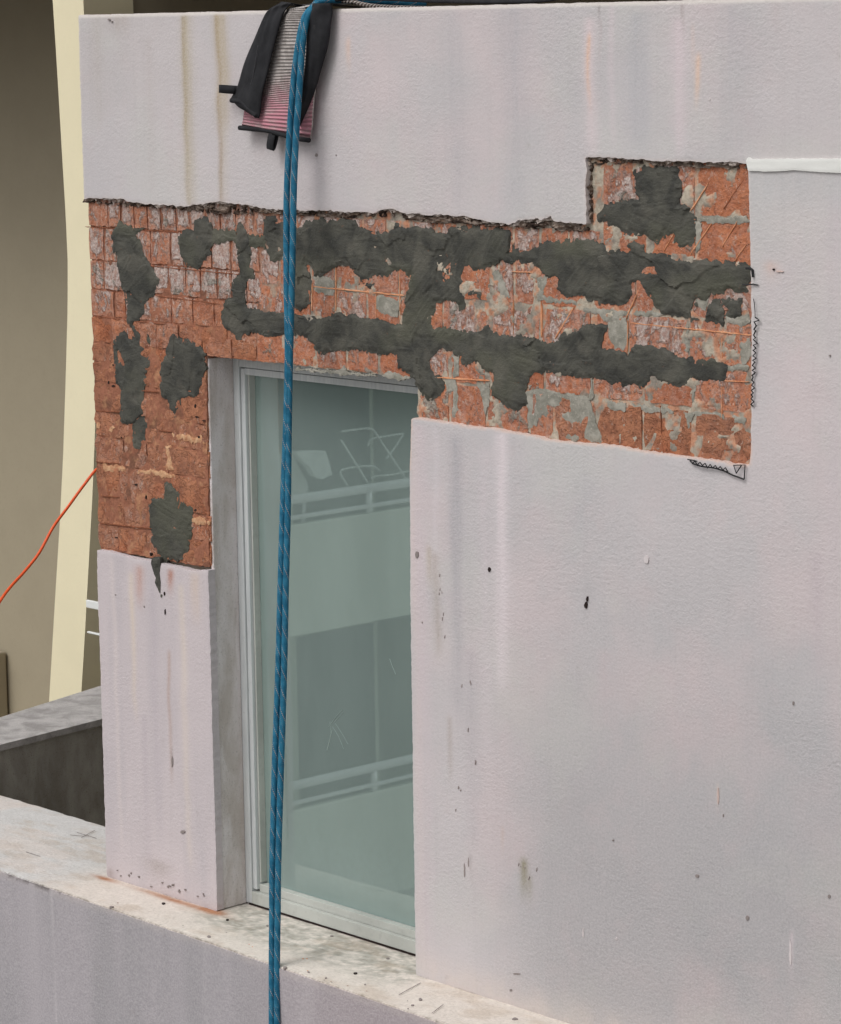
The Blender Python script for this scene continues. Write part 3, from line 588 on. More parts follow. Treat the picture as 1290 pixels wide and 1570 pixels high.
smear(c4([(500,1262),(520,1258),(545,1262),(542,1300),(536,1350),(544,1400),(541,1460),(528,1430),(514,1400),(520,1375),(508,1345),(492,1298)]), 402, base=.0012, amp=.002)
smear(c1([(718,238),(838,236),(844,292),(762,290),(718,312)]), 420, .8, base=.0168); smear(c1([(890,262),(985,258),(988,322),(905,322)]), 430, .8, base=.0168)
smear(c3([(545,106),(620,98),(700,98),(750,112),(757,160),(763,200),(757,268),(800,290),(830,330),(832,380),(830,440),(800,465),(760,465),(738,440),(735,400),(700,400),(680,430),(655,442),(620,425),(560,405),(500,395),(440,370),(400,345),(386,320),(420,285),(480,255),(572,250),(548,190)]), 440)
smear(c3([(858,792),(880,740),(905,705),(925,698),(945,720),(960,745),(948,802),(900,798)]), 460); smear(c3([(940,712),(1000,690),(1040,690),(1030,720),(1037,768),(1000,782),(950,765),(975,745)]), 470)
smear(c3([(805,800),(820,780),(850,785),(850,800)]), 475); smear(c3([(820,705),(838,705),(835,725),(822,722)]), 477)
smear(c1([(1240,440),(1262,405),(1290,400),(1290,445),(1245,475)]), 480); smear(c2([(370,430),(400,425),(432,440),(410,468),(380,452)]), 482)
smear(c2([(885,470),(930,460),(960,480),(955,520),(930,490),(890,500)]), 484); smear(c4([(440,55),(460,60),(470,85),(455,95),(443,80)]), 486); smear(c1([(395,750),(410,760),(425,790),(405,790)]), 487)
smear(c4([(543,1462),(553,1464),(550,1482),(543,1478)]), 488, base=.0005, amp=.001)

# marks, pits and chips in the paint
M_PIT = mat_plain('dark_pit', alb(46, 36, 34), .9, .2); M_CHIP = mat_plain('grey_chip', alb(142, 133, 130), .9, .2); M_PALE = mat_plain('pale_chip', alb(206, 198, 198), .9, .2)
M_SOFT = mat_plain('faint_scrape', alb(160, 150, 147), .9, .2)
M_BLIS = mat_plain('peach_chip', alb(204, 182, 174), .9, .2)
def fleck(px, py, w_, h_, mat, seed, base=-.0012, tilt=0, name='paint_chip'):
    q = [(px+w_*math.cos(a)*random.uniform(.7, 1.1)+tilt*math.sin(a)*h_, py+h_*math.sin(a)*random.uniform(.7, 1.1)) for a in [i*PI/5 for i in range(10)]]
    return sheet(name, [XZ(q)], .0013, lambda X, Z, S: .001+0*X, base, mat, wall, amp=.0012, freq=200, seed=seed)
for i, (px, py, w_, h_, m, t) in enumerate([(751,873,2.4,4,M_PIT,-.2), (899,928,2.4,6,M_PIT,0), (901,918,1.4,5,M_PIT,.2), (281,1275,3.6,3.2,M_CHIP,.6), (1147,1407,3,4,M_CHIP,0), (1070,1343,3.2,3,M_CHIP,.5), (941,1288,1.6,1.6,M_CHIP,0),
     (1187,413,2,2,M_PIT,0), (1196,416,7,1.3,M_BLIS,-.3), (1273,545,1.5,1.5,M_CHIP,0), (486,238,2.4,3,M_CHIP,.5), (516,238,1.2,1.2,M_CHIP,0), (1089,152,2,2,M_PALE,0), (992,858,4,7,M_PALE,.2), (1217,1078,1.6,4,M_CHIP,0), (1272,1374,2,3,M_CHIP,0),
     (640,850,3,6,M_CHIP,.3), (713,1335,.9,12,M_SOFT,-.12), (719,1322,.8,9,M_SOFT,-.1), (265,1168,1.4,9,M_CHIP,0), (793,1493,6,1.6,M_CHIP,-.6), (784,1518,2,2,M_CHIP,.3), (1102,1220,1.5,14,M_BLIS,-.12), (1110,1250,1,3,M_CHIP,0),
     (168,30,2,2,M_CHIP,.5), (172,33,2,1,M_CHIP,.5), (1213,1460,2,22,M_PALE,.1), (895,1430,1.5,9,M_PALE,0), (946,1439,2,2,M_PALE,0), (178,912,1.2,1.2,M_CHIP,0), (232,850,2,3,M_PIT,0), (253,910,1.1,3.5,M_PIT,0), (254,938,.9,5,M_PIT,0), (222,930,1,2,M_CHIP,0)]):
    fleck(px, py, w_, h_, m, i)
for a, w_, h_ in (([(240,215)], 3, 2), ([(285,610)], 2, 2), ([(500,265)], 3, 2), ([(690,440)], 3, 7), ([(700,500)], 6, 3), ([(735,520)], 5, 2), ([(240,330)], 5, 3), ([(365,870)], 5, 3), ([(690,1010)], 4, 4), ([(250,1160)], 8, 2), ([(215,310)], 2, 5), ([(710,610)], 3, 4), ([(420,940)], 2, 6)):
    (x_, y_), = c4(a); fleck(x_, y_, w_*.5, h_*.5, M_PIT, int(x_), base=.0142, name='brick_pit')
for k in range(18):                                    # mould dots along the pier foot
    fx = random.choice((random.gauss(205, 12), random.gauss(262, 16), random.uniform(180, 325))); fy = 1343+(fx-160)*.276-random.uniform(4, 16)
    fleck(fx, fy, random.uniform(.8, 2.2), random.uniform(.8, 2.0), M_CHIP, 60+k)
def scratches(cx_, cy_, n, sx, sy, ln, mat, tilt=.15):
    for k in range(n): fleck(random.gauss(cx_, sx), random.gauss(cy_, sy), .6, random.uniform(ln*.4, ln), mat, 100+k, tilt=-tilt*random.random())
scratches(672, 960, 8, 8, 45, 4, M_SOFT); scratches(715, 1140, 8, 8, 60, 5, M_SOFT); scratches(806, 1335, 5, 8, 14, 4, M_SOFT, .5)

# wire lath showing at the edge of the cut
M_WIRE = mat_plain('black_wire', (.012, .012, .014, 1), .6, .3)
def wire(px, name='wire_lath', y=-.006, r_=.0016, close=False):
    pts = [tuple(U(a, b, 1, y+random.uniform(-.002, .002))) for a, b in px]; bm = bmesh.new(); add_tube(bm, pts, r_, 5); return bm_obj(name, bm, M_WIRE, wall)
k3 = lambda pts: crop(pts, 1040, 380, 4.132)
wire(k3([(478,322),(484,360),(487,400),(488,440)]), r_=.0009)
zz = [(488, 440)]; yy = 440
while yy < 1000:
    k = (yy-440)/560; xb = 482-22*k; yy += random.uniform(15, 22)*(1-.25*k); zz.append((xb+(28 if len(zz) % 2 else 0)*(1-.45*k)*random.uniform(.35, 1.15), yy+random.uniform(-4, 4))); 
wire(k3(zz), r_=.0018)
wire(k3([(408,232),(440,234),(478,230),(506,236)]), r_=.0016, y=-.004); wire(k3([(430,128),(458,130),(470,140),(474,186)]), r_=.003, y=-.002)
wire(k3([(75,1345),(95,1368),(150,1385),(230,1395),(290,1412),(350,1442),(418,1466)]), r_=.0018)
wire(k3([(418,1466),(424,1375),(352,1378),(368,1428),(400,1380)]), r_=.0015)
zz = []
for k in range(15):
    t = k/14; zz.append((90+225*t, 1348+48*t+(0 if k % 2 else 24)*random.uniform(.7, 1.1)))
wire(k3(zz), r_=.0016); wire(k3([(60,1340),(90,1345),(120,1352)]), r_=.0015)

# pale strip of tape on the right, above the newer render
M_TAPE = mat_plain('white_tape', alb(222, 222, 218), .55, .4, bs=.2, sc=120, var=.03)
tape_poly = [(1145.5,246),(1150,241),(1153,244),(1200,243),(1290,243),(1330,244),(1330,268),(1290,265),(1260,264),(1225,261),(1180,263),(1149,262)]
tp = sheet('masking_tape', [XZ(tape_poly)], .003, lambda X, Z, S: .0018+.0008*sstep(0, .004, S)+.0016*fbm(X*12, Z*60, 7), -.0015, M_TAPE, None, amp=.0015, freq=40, seed=9)
tag(tp, 'white tape strip stuck on the lilac wall right of the square brick patch', 'tape')

# ------------------------------------------------------------------ window (part of the wall)
def mat_alu():
    n = NT('aluminium'); f = n.noise(n.scale(n.pos, (30, 30, 2)), 4, 4, .6); g = n.noise(n.pos, 60, 5, .7)
    c = n.mix(n.ramp(f, .3, .7), alb(196, 200, 201), alb(210, 213, 213)); c = n.mix(n.ramp(g, .6, .75, 0, .3), c, alb(128, 122, 112))
    return n.set(c, .5, n.bump(g, .15, .001), .4, .15)
M_ALU = mat_alu()
M_ALUD = mat_plain('aluminium_dusty', alb(184, 186, 180), .6, .35, sc=50, var=.15, bs=.2)
GY = .142
bm = bmesh.new()
add_box(bm, (-.838, .107, .004), (-.790, .19, ZH-.006), .002)              # left jamb
add_box(bm, (-.7895, .1075, ZH-.036), (.05, .19, ZH-.006), .002)           # head
win = bm_obj('window', bm, M_ALU, wall)
def wpart(name, boxes, mat, bev=.0015):
    bm = bmesh.new()
    for a, b in boxes: add_box(bm, a, b, bev)
    o = bm_obj(name, bm, mat); o.parent = win; return o
wpart('sash_stile', [((-.7885, .112, .047), (-.772, .17, ZH-.040))], M_ALU)
wpart('sash_rail', [((-.7715, .112, ZH-.056), (.05, .17, ZH-.0385))], M_ALU)
wpart('glazing_bead', [((-.7715, .122, .066), (-.7655, .15, ZH-.0565))], M_ALUD)
wpart('bottom_rail', [((-.7895, .1065, .004), (.05, .19, .040)), ((-.7715, .120, .0405), (.05, .17, .062))], M_ALUD)
wpart('gap_shade_strip', [((-.80, .1045, .0015), (.05, .1060, .0065))], M_PIT, 0)  # shade of the gap under the frame, put in as a black strip
def mat_glass():
    n = NT('teal_glass'); t = n.t; out = [x for x in n.n if x.type == 'OUTPUT_MATERIAL'][0]
    g = n.noise(n.scale(n.pos, (1, 1, .4)), 5, 4, .6)
    dust = n.noise(n.pos, 40, 5, .65)
    c = n.mix(n.ramp(g, .3, .7), (.225, .285, .270, 1), (.25, .315, .298, 1)); c = n.mix(n.ramp(dust, .55, .8, 0, .35), c, (.26, .29, .28, 1))
    n.set(c, .5, None, .0)
    gl = n.new('ShaderNodeBsdfAnisotropic') if False else n.new('ShaderNodeBsdfGlossy'); gl.inputs['Roughness'].default_value = .004; gl.inputs['Color'].default_value = (.80, .97, .93, 1)
    mx = n.new('ShaderNodeMixShader'); fr = n.new('ShaderNodeFresnel'); fr.inputs[0].default_value = 1.5
    f = n.math('ADD', n.math('MULTIPLY', fr.outputs[0], 1.0), .30)
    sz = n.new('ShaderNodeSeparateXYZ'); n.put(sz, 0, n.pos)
    f = n.math('MULTIPLY', f, n.ramp(n.math('ADD', sz.outputs[2], n.math('MULTIPLY', dust, .08)), .10, .34, .22, 1))  # mirror share faded towards the bottom so the ledge's reflection drops out
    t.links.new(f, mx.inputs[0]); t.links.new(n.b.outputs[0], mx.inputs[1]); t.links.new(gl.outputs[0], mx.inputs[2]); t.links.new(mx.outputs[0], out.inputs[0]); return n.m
M_GLASS = mat_glass()
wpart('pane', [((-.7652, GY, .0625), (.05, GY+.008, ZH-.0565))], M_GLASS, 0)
M_SCR = mat_plain('white_scuff', alb(156, 170, 165), .7, .3)
def scuff(pts, w_=.0016):
    bm = bmesh.new(); add_tube(bm, [tuple(U(a, b, 1, GY-.0004)) for a, b in pts], w_*.5, 5); o = bm_obj('scratch', bm, M_SCR); o.parent = win
k6 = lambda pts: crop(pts, 380, 900, 2.617)
scuff(k6([(570,288),(578,312),(594,350)]), .0016); scuff(k6([(378,492),(350,525),(325,560)]), .0015); scuff(k6([(338,575),(330,610),(319,655)]), .0024); scuff(k6([(385,500),(345,545)]), .0014); scuff(k6([(330,540),(334,590)]), .001); scuff(k6([(340,560),(365,600),(385,650)]), .0007); scuff(k6([(350,545),(380,590),(402,630)]), .0006)

# ------------------------------------------------------------------ ledge and the low wall below it
lw = empty('ledge_wall', (-.5, 0, -6))
tag(lw, 'low grey lilac wall with a worn cream ledge running below the window', 'wall')
FY = lambda x: -.176-(x+1.6)*.018
def tint_ledge(X, Y, S):
    n = fbm(X*9, Y*20, 141, 5, .65); m = fbm(X*36, Y*60, 145, 5, .7); c = np.zeros(X.shape+(3,))
    cream = lin(220,211,202); white = lin(214,212,210); grey = lin(170,167,158); dark = lin(136,131,120)
    lf = sstep(-1.25, -1.5, X)[..., None]; c = cream*(1-lf)+white*lf
    wn = sstep(-.95, -.7, X)*sstep(.08, -.03, X)*sstep(-.16, -.03, Y)
    g = np.clip(wn*(.25+1.1*n), 0, 1)*np.clip((m-.34)*5, 0, 1); c = c*(1-g[..., None])+grey*g[..., None]
    g = np.clip(wn*np.clip((m-.55)*6, 0, 1)*.5, 0, 1)[..., None]; c = c*(1-g)+dark*g
    g = np.clip((n-.5)*5, 0, 1)[..., None]*.5; c = c*(1-g)+lin(192,176,160)*g
    g = (np.clip((fbm(X*5+9, Y*9, 151, 4)-.52)*6, 0, 1)*sstep(-1.3, -1.6, X)*.5)[..., None]; c = c*(1-g)+lin(226,214,206)*g
    # orange slurry at the foot of the pier
    d1 = np.exp(-((X+.98)/.17)**2-((Y+.013)/.016)**2)+np.exp(-((X+1.30)/.05)**2-((Y+.018)/.014)**2)+np.exp(-((X+.82)/.045)**2-((Y+.004)/.025)**2)
    d1 = np.clip(d1*(.5+1.0*m), 0, 1)[..., None]; c = c*(1-d1)+lin(176,128,98)*d1
    e = (sstep(.012, .0, Y-FY(X))*np.clip((m-.45)*4, 0, 1)*.8)[..., None]; c = c*(1-e)+lin(140,132,122)*e
    return rgba(np.clip(c*ALB*.92, 0, .9))
lp = [(-3.6, FY(-3.6)+.002), (2.2, FY(2.2)+.002), (2.2, .336), (-3.6, .336)]
sheet('ledge_top', [lp], .006, lambda X, Y, S: .004+(fbm(X*10, Y*10, 161, 4)-.5)*.003-.003*sstep(.008, 0, S)*fbm(X*30, Y*30, 3), -.004, mat_tint('ledge_render', fine=(110, .28), bd=.003), lw, amp=.0025, freq=30, seed=31, tint=tint_ledge, flat=True)
def tint_low(X, Z, S):
    b = fbm(X*9, Z*1.4, 171, 4); n = fbm(X*2, Z*2, 175, 4); g = np.clip((b-.4)*2.4, 0, 1)[..., None]
    c = lin(160,155,159)*(1-g)+lin(149,146,149)*g; p = sstep(-.6, .1, X)[..., None]*.8; c = c*(1-p)+lin(158,147,150)*p
    e = (sstep(-.03, -.004, Z)*.5*fbm(X*25, Z*40, 177))[..., None]; c = c*(1-e)+lin(196,184,176)*e
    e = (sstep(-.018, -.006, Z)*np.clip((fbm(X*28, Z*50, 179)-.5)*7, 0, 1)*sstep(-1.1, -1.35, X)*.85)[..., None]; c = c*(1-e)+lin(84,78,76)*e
    for xs, wd, k in ((-1.33, .006, .5), (-1.43, .02, .2), (-.62, .01, .2), (-.2, .04, .3)):
        e = (np.exp(-((X-xs)/wd)**2)*k*fbm(X*60, Z*5, 181))[..., None]; c = c*(1-e)+lin(196,190,192)*e
    return rgba(np.clip(c*ALB, 0, .9))
o = sheet('low_wall_face', [[(-3.6, -1.6), (2.2, -1.6), (2.2, -.005), (-3.6, -.005)]], .008, lambda X, Z, S: .006-FY(X)+(fbm(X*4, Z*4, 191)-.5)*.004, .004, M_STUCCO, lw, amp=.0008, tint=tint_low)
bm = bmesh.new()
v = [bm.verts.new(p) for p in ((-3.6, FY(-3.6)+.008, -6), (2.2, FY(2.2)+.008, -6), (2.2, .334, -6), (-3.6, .334, -6), (-3.6, FY(-3.6)+.008, -.009), (2.2, FY(2.2)+.008, -.009), (2.2, .334, -.009), (-3.6, .334, -.009))]
for q in ((0,3,2,1),(4,5,6,7),(0,1,5,4),(1,2,6,5),(2,3,7,6),(3,0,4,7)): bm.faces.new([v[i] for i in q])
bm_obj('low_wall_core', bm, mat_plain('lilac_plaster', alb(160, 154, 158), .9, .2, bs=.3), lw)
def lfleck(px, py, w_, h_, mat, seed):
    q = [U(px+w_*math.cos(a)*random.uniform(.6, 1.1), py+h_*math.sin(a)*random.uniform(.6, 1.1), 2, 0) for a in [i*PI/5 for i in range(10)]]
    return sheet('grit', [[(float(p[0]), float(p[1])) for p in q]], .002, lambda X, Z, S: .0018+0*X, .0005, mat, lw, amp=.0015, freq=150, seed=seed, flat=True)
for i, (px, py, w_, h_) in enumerate([(251,1386,3.4,1.6), (349,1411,3,1.2), (321,1437,4,2), (473,1491,2.5,1.2), (545,1493,3.6,1.5), (437,1484,4,1.4), (171,1391,4,1.2), (645,1533,3,2), (633,1542,3,1), (790,1563,5,2), (509,1436,3,1), (595,1470,3,1.2), (410,1420,2,1), (560,1510,2,1), (500,1500,2,1)]):
    lfleck(px, py, w_, h_, M_PIT if i in (0, 1, 4) else M_CHIP, i)
for k in range(46):
    px_ = random.choice((random.uniform(150, 640), random.gauss(470, 60), random.uniform(330, 640))); py_ = 1393+(px_-160)*.33+random.uniform(-26, 22)
    if px_ < 335: py_ = 1383+(px_-160)*.30+random.uniform(-8, 18)
    p = U(px_, py_, 2, .002)
    if p[1] < FY(p[0])+.004 or p[1] > (.10 if p[0] > XO else -.004): continue
    bm = bmesh.new(); bmesh.ops.create_icosphere(bm, subdivisions=1, radius=random.uniform(.0008, .0024))
    for v_ in bm.verts: v_.co = Vector((v_.co.x*random.uniform(.7, 1.4)+p[0], v_.co.y*random.uniform(.7, 1.4)+p[1], max(-.001, v_.co.z*random.uniform(.4, .9))+p[2]+.0005))
    bm_obj('crumb', bm, random.choice((M_CHIP, M_CUT, M_OLD, M_CUTD)), lw)
for a in ([(40,1306),(62,1313)], [(118,1276),(148,1285)], [(125,1284),(146,1273)], [(612,1525),(645,1507)], [(663,1553),(680,1540)], [(108,1280),(130,1282)]):
    bm = bmesh.new(); add_tube(bm, [tuple(U(*a[0], 2, .003)), tuple(U(*a[1], 2, .003))], .0009, 5); bm_obj('crack', bm, M_CHIP, lw)

# ------------------------------------------------------------------ behind the wall
M_DARKC = mat_mortar('mossy_dark_concrete', alb(140, 135, 126), alb(172, 168, 160), alb(104, 96, 84), 9, bd=.004, vert=.5)
M_CAPC = mat_mortar('weathered_cap', alb(150, 146, 144), alb(186, 182, 180), alb(110, 104, 100), 14, bd=.004)
pp = empty('side_parapet', (-2.6, .7, -1.2)); tag(pp, 'low dark stained concrete parapet with pale weathered top behind the ledge at left', 'parapet')
def prism(name, poly, z0, z1, mat, parent):
    bm = bmesh.new(); a = [bm.verts.new((x, y, z0)) for x, y in poly]; b = [bm.verts.new((x, y, z1)) for x, y in poly]
    bm.faces.new(a); bm.faces.new(b); n = len(poly)
    for i in range(n): bm.faces.new((a[i], a[(i+1) % n], b[(i+1) % n], b[i]))
    return bm_obj(name, bm, mat, parent)
fx = lambda y: -2.469-(y-.435)*.142
bx_ = lambda y: -2.803-(y-.666)*.30
cap = [(fx(.345), .345), (fx(1.9), 1.9), (bx_(1.9), 1.9), (bx_(.345), .345)]
body = [(fx(.35)-.012, .35), (fx(1.9)-.012, 1.895), (bx_(1.9)+.01, 1.895), (bx_(.35)+.01, .35)]
prism('parapet_body', body, -1.2, .102, M_DARKC, pp); prism('parapet_cap', cap, .102, .123, M_CAPC, pp)

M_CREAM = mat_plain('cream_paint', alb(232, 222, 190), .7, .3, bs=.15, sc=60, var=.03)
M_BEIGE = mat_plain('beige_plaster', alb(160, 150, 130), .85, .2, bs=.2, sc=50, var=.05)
CY_ = 1.5
colv = empty('cream_column', (-3.5, CY_, -1.2)); tag(colv, 'tall cream painted column behind the left end of the wall', 'column')
Ls = [(76,-40),(81,0),(88,110),(95,230),(101,330),(104,400),(104,470),(101,580),(97,700),(92,800),(84,930),(77,1050),(74,1100)]
Rs = [(124,-40),(128,0),(133,110),(138,230),(143,330),(147,400),(147,470),(147,580),(146,660),(142,760),(137,850),(130,980),(125,1060),(122,1100)]
L = [U(a, b, 1, CY_) for a, b in Ls]; Rr = [U(a, b, 1, CY_) for a, b in Rs]
def interp(P_, z):
    P_ = sorted(P_, key=lambda q: q[2]); return float(np.interp(z, [q[2] for q in P_], [q[0] for q in P_]))
bm = bmesh.new(); prev = None
for z in np.linspace(-1.2, 2.7, 60):
    a, b = interp(L, z), interp(Rr, z); q = [bm.verts.new(p) for p in ((a, CY_, z), (b, CY_, z), (b, CY_+.22, z), (a, CY_+.22, z))]
    if prev: [bm.faces.new((prev[k], prev[(k+1) % 4], q[(k+1) % 4], q[k])) for k in range(4)]
    else: bm.faces.new(q)
    prev = q
bm.faces.new(prev); o = bm_obj('column_shaft', bm, M_CREAM, colv, smooth=True)
o.data.set_sharp_from_angle(angle=math.radians(40))
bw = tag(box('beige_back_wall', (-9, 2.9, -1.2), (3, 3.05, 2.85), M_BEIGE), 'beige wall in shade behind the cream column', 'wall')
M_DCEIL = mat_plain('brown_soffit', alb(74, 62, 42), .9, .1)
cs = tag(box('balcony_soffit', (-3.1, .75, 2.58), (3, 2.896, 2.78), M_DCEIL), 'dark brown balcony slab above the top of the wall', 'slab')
tag(box('light_blocker_fin', (-3.42, 1.73, -1.2), (-3.36, 2.895, 2.575), M_BEIGE), 'unseen beige fin added behind the cream column to block light', 'wall')  # added out of view to keep the space right of the column dark
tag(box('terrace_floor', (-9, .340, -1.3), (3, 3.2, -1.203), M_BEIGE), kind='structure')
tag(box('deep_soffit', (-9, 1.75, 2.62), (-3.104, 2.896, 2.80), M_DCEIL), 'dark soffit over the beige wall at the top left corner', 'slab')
rl = empty('white_railing', (-2.5, 1.44, -1.2)); tag(rl, 'white two bar railing showing between the cream column and the wall', 'railing')
M_WHITE = mat_plain('white_paint', alb(226, 228, 226), .4, .5, var=.03)
RY = 1.44
for a, b in ((918, 934), (966, 973)):
    z0, z1 = U(140, b, 1, RY)[2], U(140, a, 1, RY)[2]; box('rail_bar', (float(U(134, 926, 1, RY)[0]), RY-.006, z0+.004), (-1.6, RY+.006, z1-.006), M_WHITE, rl, .003)
box('rail_post', (-2.46, RY-.015, -1.2), (-2.43, RY+.015, .40), M_WHITE, rl, .003)
pq = U(5, 1008, 1, 2.8); tag(box('concrete_block', (-7.4, 2.80, -1.2), (float(U(11, 1030, 1, 2.89)[0]), 2.89, float(pq[2])), M_BEIGE, None, .01), 'low beige block against the back wall at the left edge of the photo', 'block')

# ------------------------------------------------------------------ ropes
def mat_rope():
    n = NT('blue_rope'); uv = n.new('ShaderNodeTexCoord').outputs['UV']; s = n.new('ShaderNodeSeparateXYZ'); n.put(s, 0, uv); u_, v_ = s.outputs[0], s.outputs[1]
    def band(k, off, wd):
        f = n.math('FRACT', n.math('ADD', n.math('ADD', n.math('MULTIPLY', v_, k), n.math('MULTIPLY', u_, 2.0 if k > 0 else -2.0)), off)); return n.math('LESS_THAN', n.math('ABSOLUTE', n.math('SUBTRACT', f, .5)), wd)
    braid = n.math('MULTIPLY', n.math('SINE', n.math('ADD', n.math('MULTIPLY', v_, 2200), n.math('MULTIPLY', u_, 75))), n.math('SINE', n.math('SUBTRACT', n.math('MULTIPLY', v_, 2200), n.math('MULTIPLY', u_, 75))))
    c = n.mix(n.ramp(n.noise(n.pos, 45, 3), .35, .65), alb(20, 94, 124), alb(42, 116, 146)); c = n.mix(n.ramp(braid, -.2, 1, 0, .35), c, alb(14, 76, 104))
    dash = n.math('GREATER_THAN', n.math('SINE', n.math('MULTIPLY', v_, 1400)), -.05)
    m = n.math('MULTIPLY', band(19, .1, .036), dash); c = n.mix(n.math('MULTIPLY', m, .75), c, alb(210, 176, 150))
    m = n.math('MULTIPLY', band(-12, .3, .016), dash); c = n.mix(n.math('MULTIPLY', m, .4), c, alb(160, 168, 168))
    c = n.mix(n.ramp(n.noise(n.pos, 150, 3), .6, .75, 0, .3), c, alb(150, 160, 160))
    return n.set(c, .75, n.bump(braid, .4, .0008), .3)
M_ROPE = mat_rope()
def rope(name, px, yfun, rad, label, group):
    pts = [U(a, b, 1, yfun(b)) for a, b in px]; pts = [tuple(p) for p in pts]
    # over the edge and back onto the roof
    p0 = pts[0]; bend = [(p0[0]+.06, .30, ZTOP+.012), (p0[0]+.03, .10, ZTOP+.020), (p0[0]+.012, .0, ZTOP+.019), (p0[0]+.004, -.022, ZTOP+.006)]
    path = smooth_path(bend+pts, 260); bm = bmesh.new(); uvl = bm.loops.layers.uv.new('UVMap'); add_tube(bm, path, rad, 14, uvl=uvl)
    o = bm_obj(name, bm, M_ROPE, None, smooth=True); tag(o, label, 'rope', group); return o
def yr(b):   # hangs from the wall top out over the ledge
    return float(np.interp(b, [0, 35, 100, 240, 450, 750, 1000, 1200, 1380, 1570, 1700], [-.036, -.052, -.068, -.082, -.105, -.132, -.155, -.175, -.200, -.213, -.222]))
rope('blue_rope', [(466,30),(457.5,70),(452,110),(447.5,160),(443.5,220),(440,300),(439.5,380),(440,450),(441.5,540),(439,650),(434,780),(430.5,900),(426.5,1040),(421.5,1180),(418,1320),(417.5,1400),(417,1480),(417,1640)], yr, .0083,
     'left strand of the blue rope hanging in front of the window', 'blue climbing ropes hanging over the wall')
rope('blue_rope', [(470.5,30),(464,70),(461,110),(457.5,160),(453.5,220),(450.5,300),(449,380),(447.5,450),(445,540),(443,650),(441.5,780),(438.5,900),(435.5,1040),(431,1180),(427,1320),(426,1400),(425,1480),(425,1640)], lambda b: yr(b)+.004, .0083,
     'right strand of the blue rope hanging in front of the window', 'blue climbing ropes hanging over the wall')

# ------------------------------------------------------------------ rope protector
pr = empty('rope_protector', (-.38, -.02, 2.2)); tag(pr, 'ribbed grey pink rope protector sleeve with black flaps folded over the wall top', 'rope protector')
k5 = lambda pts: crop(pts, 300, 0, 4.3)
def mat_web(name, black):
    n = NT(name); f = n.noise(n.pos, 180, 3, .6); g = n.noise(n.pos, 22, 4, .6)
    if black:
        c = n.mix(n.ramp(g, .3, .7), (.011, .011, .013, 1), (.022, .022, .025, 1)); c = n.mix(n.ramp(n.noise(n.pos, 60, 5, .7), .62, .74, 0, .3), c, (.08, .075, .07, 1))
        return n.set(c, .8, n.bump(f, .4, .001), .25)
    s = n.new('ShaderNodeTexCoord').outputs['UV']; q = n.new('ShaderNodeSeparateXYZ'); n.put(q, 0, s); v_ = q.outputs[1]; u_ = q.outputs[0]
    a = n.mix(n.ramp(n.noise(n.pos, 50, 5, .65), .3, .7), alb(140, 134, 130), alb(186, 180, 176))
    pk = n.math('MULTIPLY', n.ramp(v_, .45, .95), n.ramp(n.noise(n.scale(n.pos, (22, 22, 60)), 1, 4, .6), .3, .6, .35, 1))
    a = n.mix(pk, a, alb(196, 132, 146)); rib = n.math('SINE', n.math('MULTIPLY', v_, 44*2*PI)); a = n.mix(n.ramp(rib, .1, -.9, 0, .42), a, alb(110, 94, 92))
    stp = n.math('LESS_THAN', n.math('FRACT', n.math('MULTIPLY', u_, 60)), .4); a = n.mix(n.math('MULTIPLY', stp, .12), a, alb(120, 110, 110))
    return n.set(a, .9, n.bump(rib, .9, .0016), .15)
M_BLK = mat_web('black_webbing', True); M_PAD = mat_web('ribbed_webbing', False)
def cloth(name, Lp, Rp, yL, yR, yM, mat, parent, nu=14, nv=40, thick=.004, over=None):
    """loft between two hanging edges; y offsets give the fold, bulge yM in the middle; over = carries on across the wall top"""
    Lw = smooth_path([tuple(U(a, b, 1, yL(i/(len(Lp)-1)))) for i, (a, b) in enumerate(Lp)], nv)
    Rw = smooth_path([tuple(U(a, b, 1, yR(i/(len(Rp)-1)))) for i, (a, b) in enumerate(Rp)], nv)
    rows = []
    if over:
        for dy, dz in ((.22, .004), (.12, .010), (.04, .014), (.0, .010)):
            rows.append(([Vector((Lw[0].x+.015, dy, ZTOP+dz)).lerp(Vector((Rw[0].x+.015, dy, ZTOP+dz)), k/nu) for k in range(nu+1)], 0))
    for i in range(nv+1):
        t = i/nv; rw = []
        for k in range(nu+1):
            s = k/nu; p = Lw[i].lerp(Rw[i], s); p.y += yM(s, t)+.0022*math.sin(5*s+11*t+3*math.sin(6*t))+.0012*math.sin(17*s-9*t); rw.append(p)
        rows.append((rw, t))
    bm = bmesh.new(); uvl = bm.loops.layers.uv.new('UVMap'); F = [[bm.verts.new(p) for p in rw] for rw, _ in rows]; B = [[bm.verts.new(p+Vector((0, thick, 0))) for p in rw] for rw, _ in rows]
    n = len(rows)
    for G, s_ in ((F, 1), (B, -1)):
        for i in range(n-1):
            for k in range(nu):
                q = (G[i][k], G[i][k+1], G[i+1][k+1], G[i+1][k]); f = bm.faces.new(q if s_ > 0 else q[::-1])
                uv = ((k/nu, rows[i][1]), ((k+1)/nu, rows[i][1]), ((k+1)/nu, rows[i+1][1]), (k/nu, rows[i+1][1]))
                for lp_, q_ in zip(f.loops, uv if s_ > 0 else uv[::-1]): lp_[uvl].uv = q_
    for i in range(n-1):
        bm.faces.new((F[i+1][0], B[i+1][0], B[i][0], F[i][0])); bm.faces.new((F[i][nu], B[i][nu], B[i+1][nu], F[i+1][nu]))
    for k in range(nu):
        bm.faces.new((F[n-1][k], F[n-1][k+1], B[n-1][k+1], B[n-1][k]))
    return bm_obj(name, bm, mat, parent, smooth=True)
cst = lambda v: (lambda t: v)
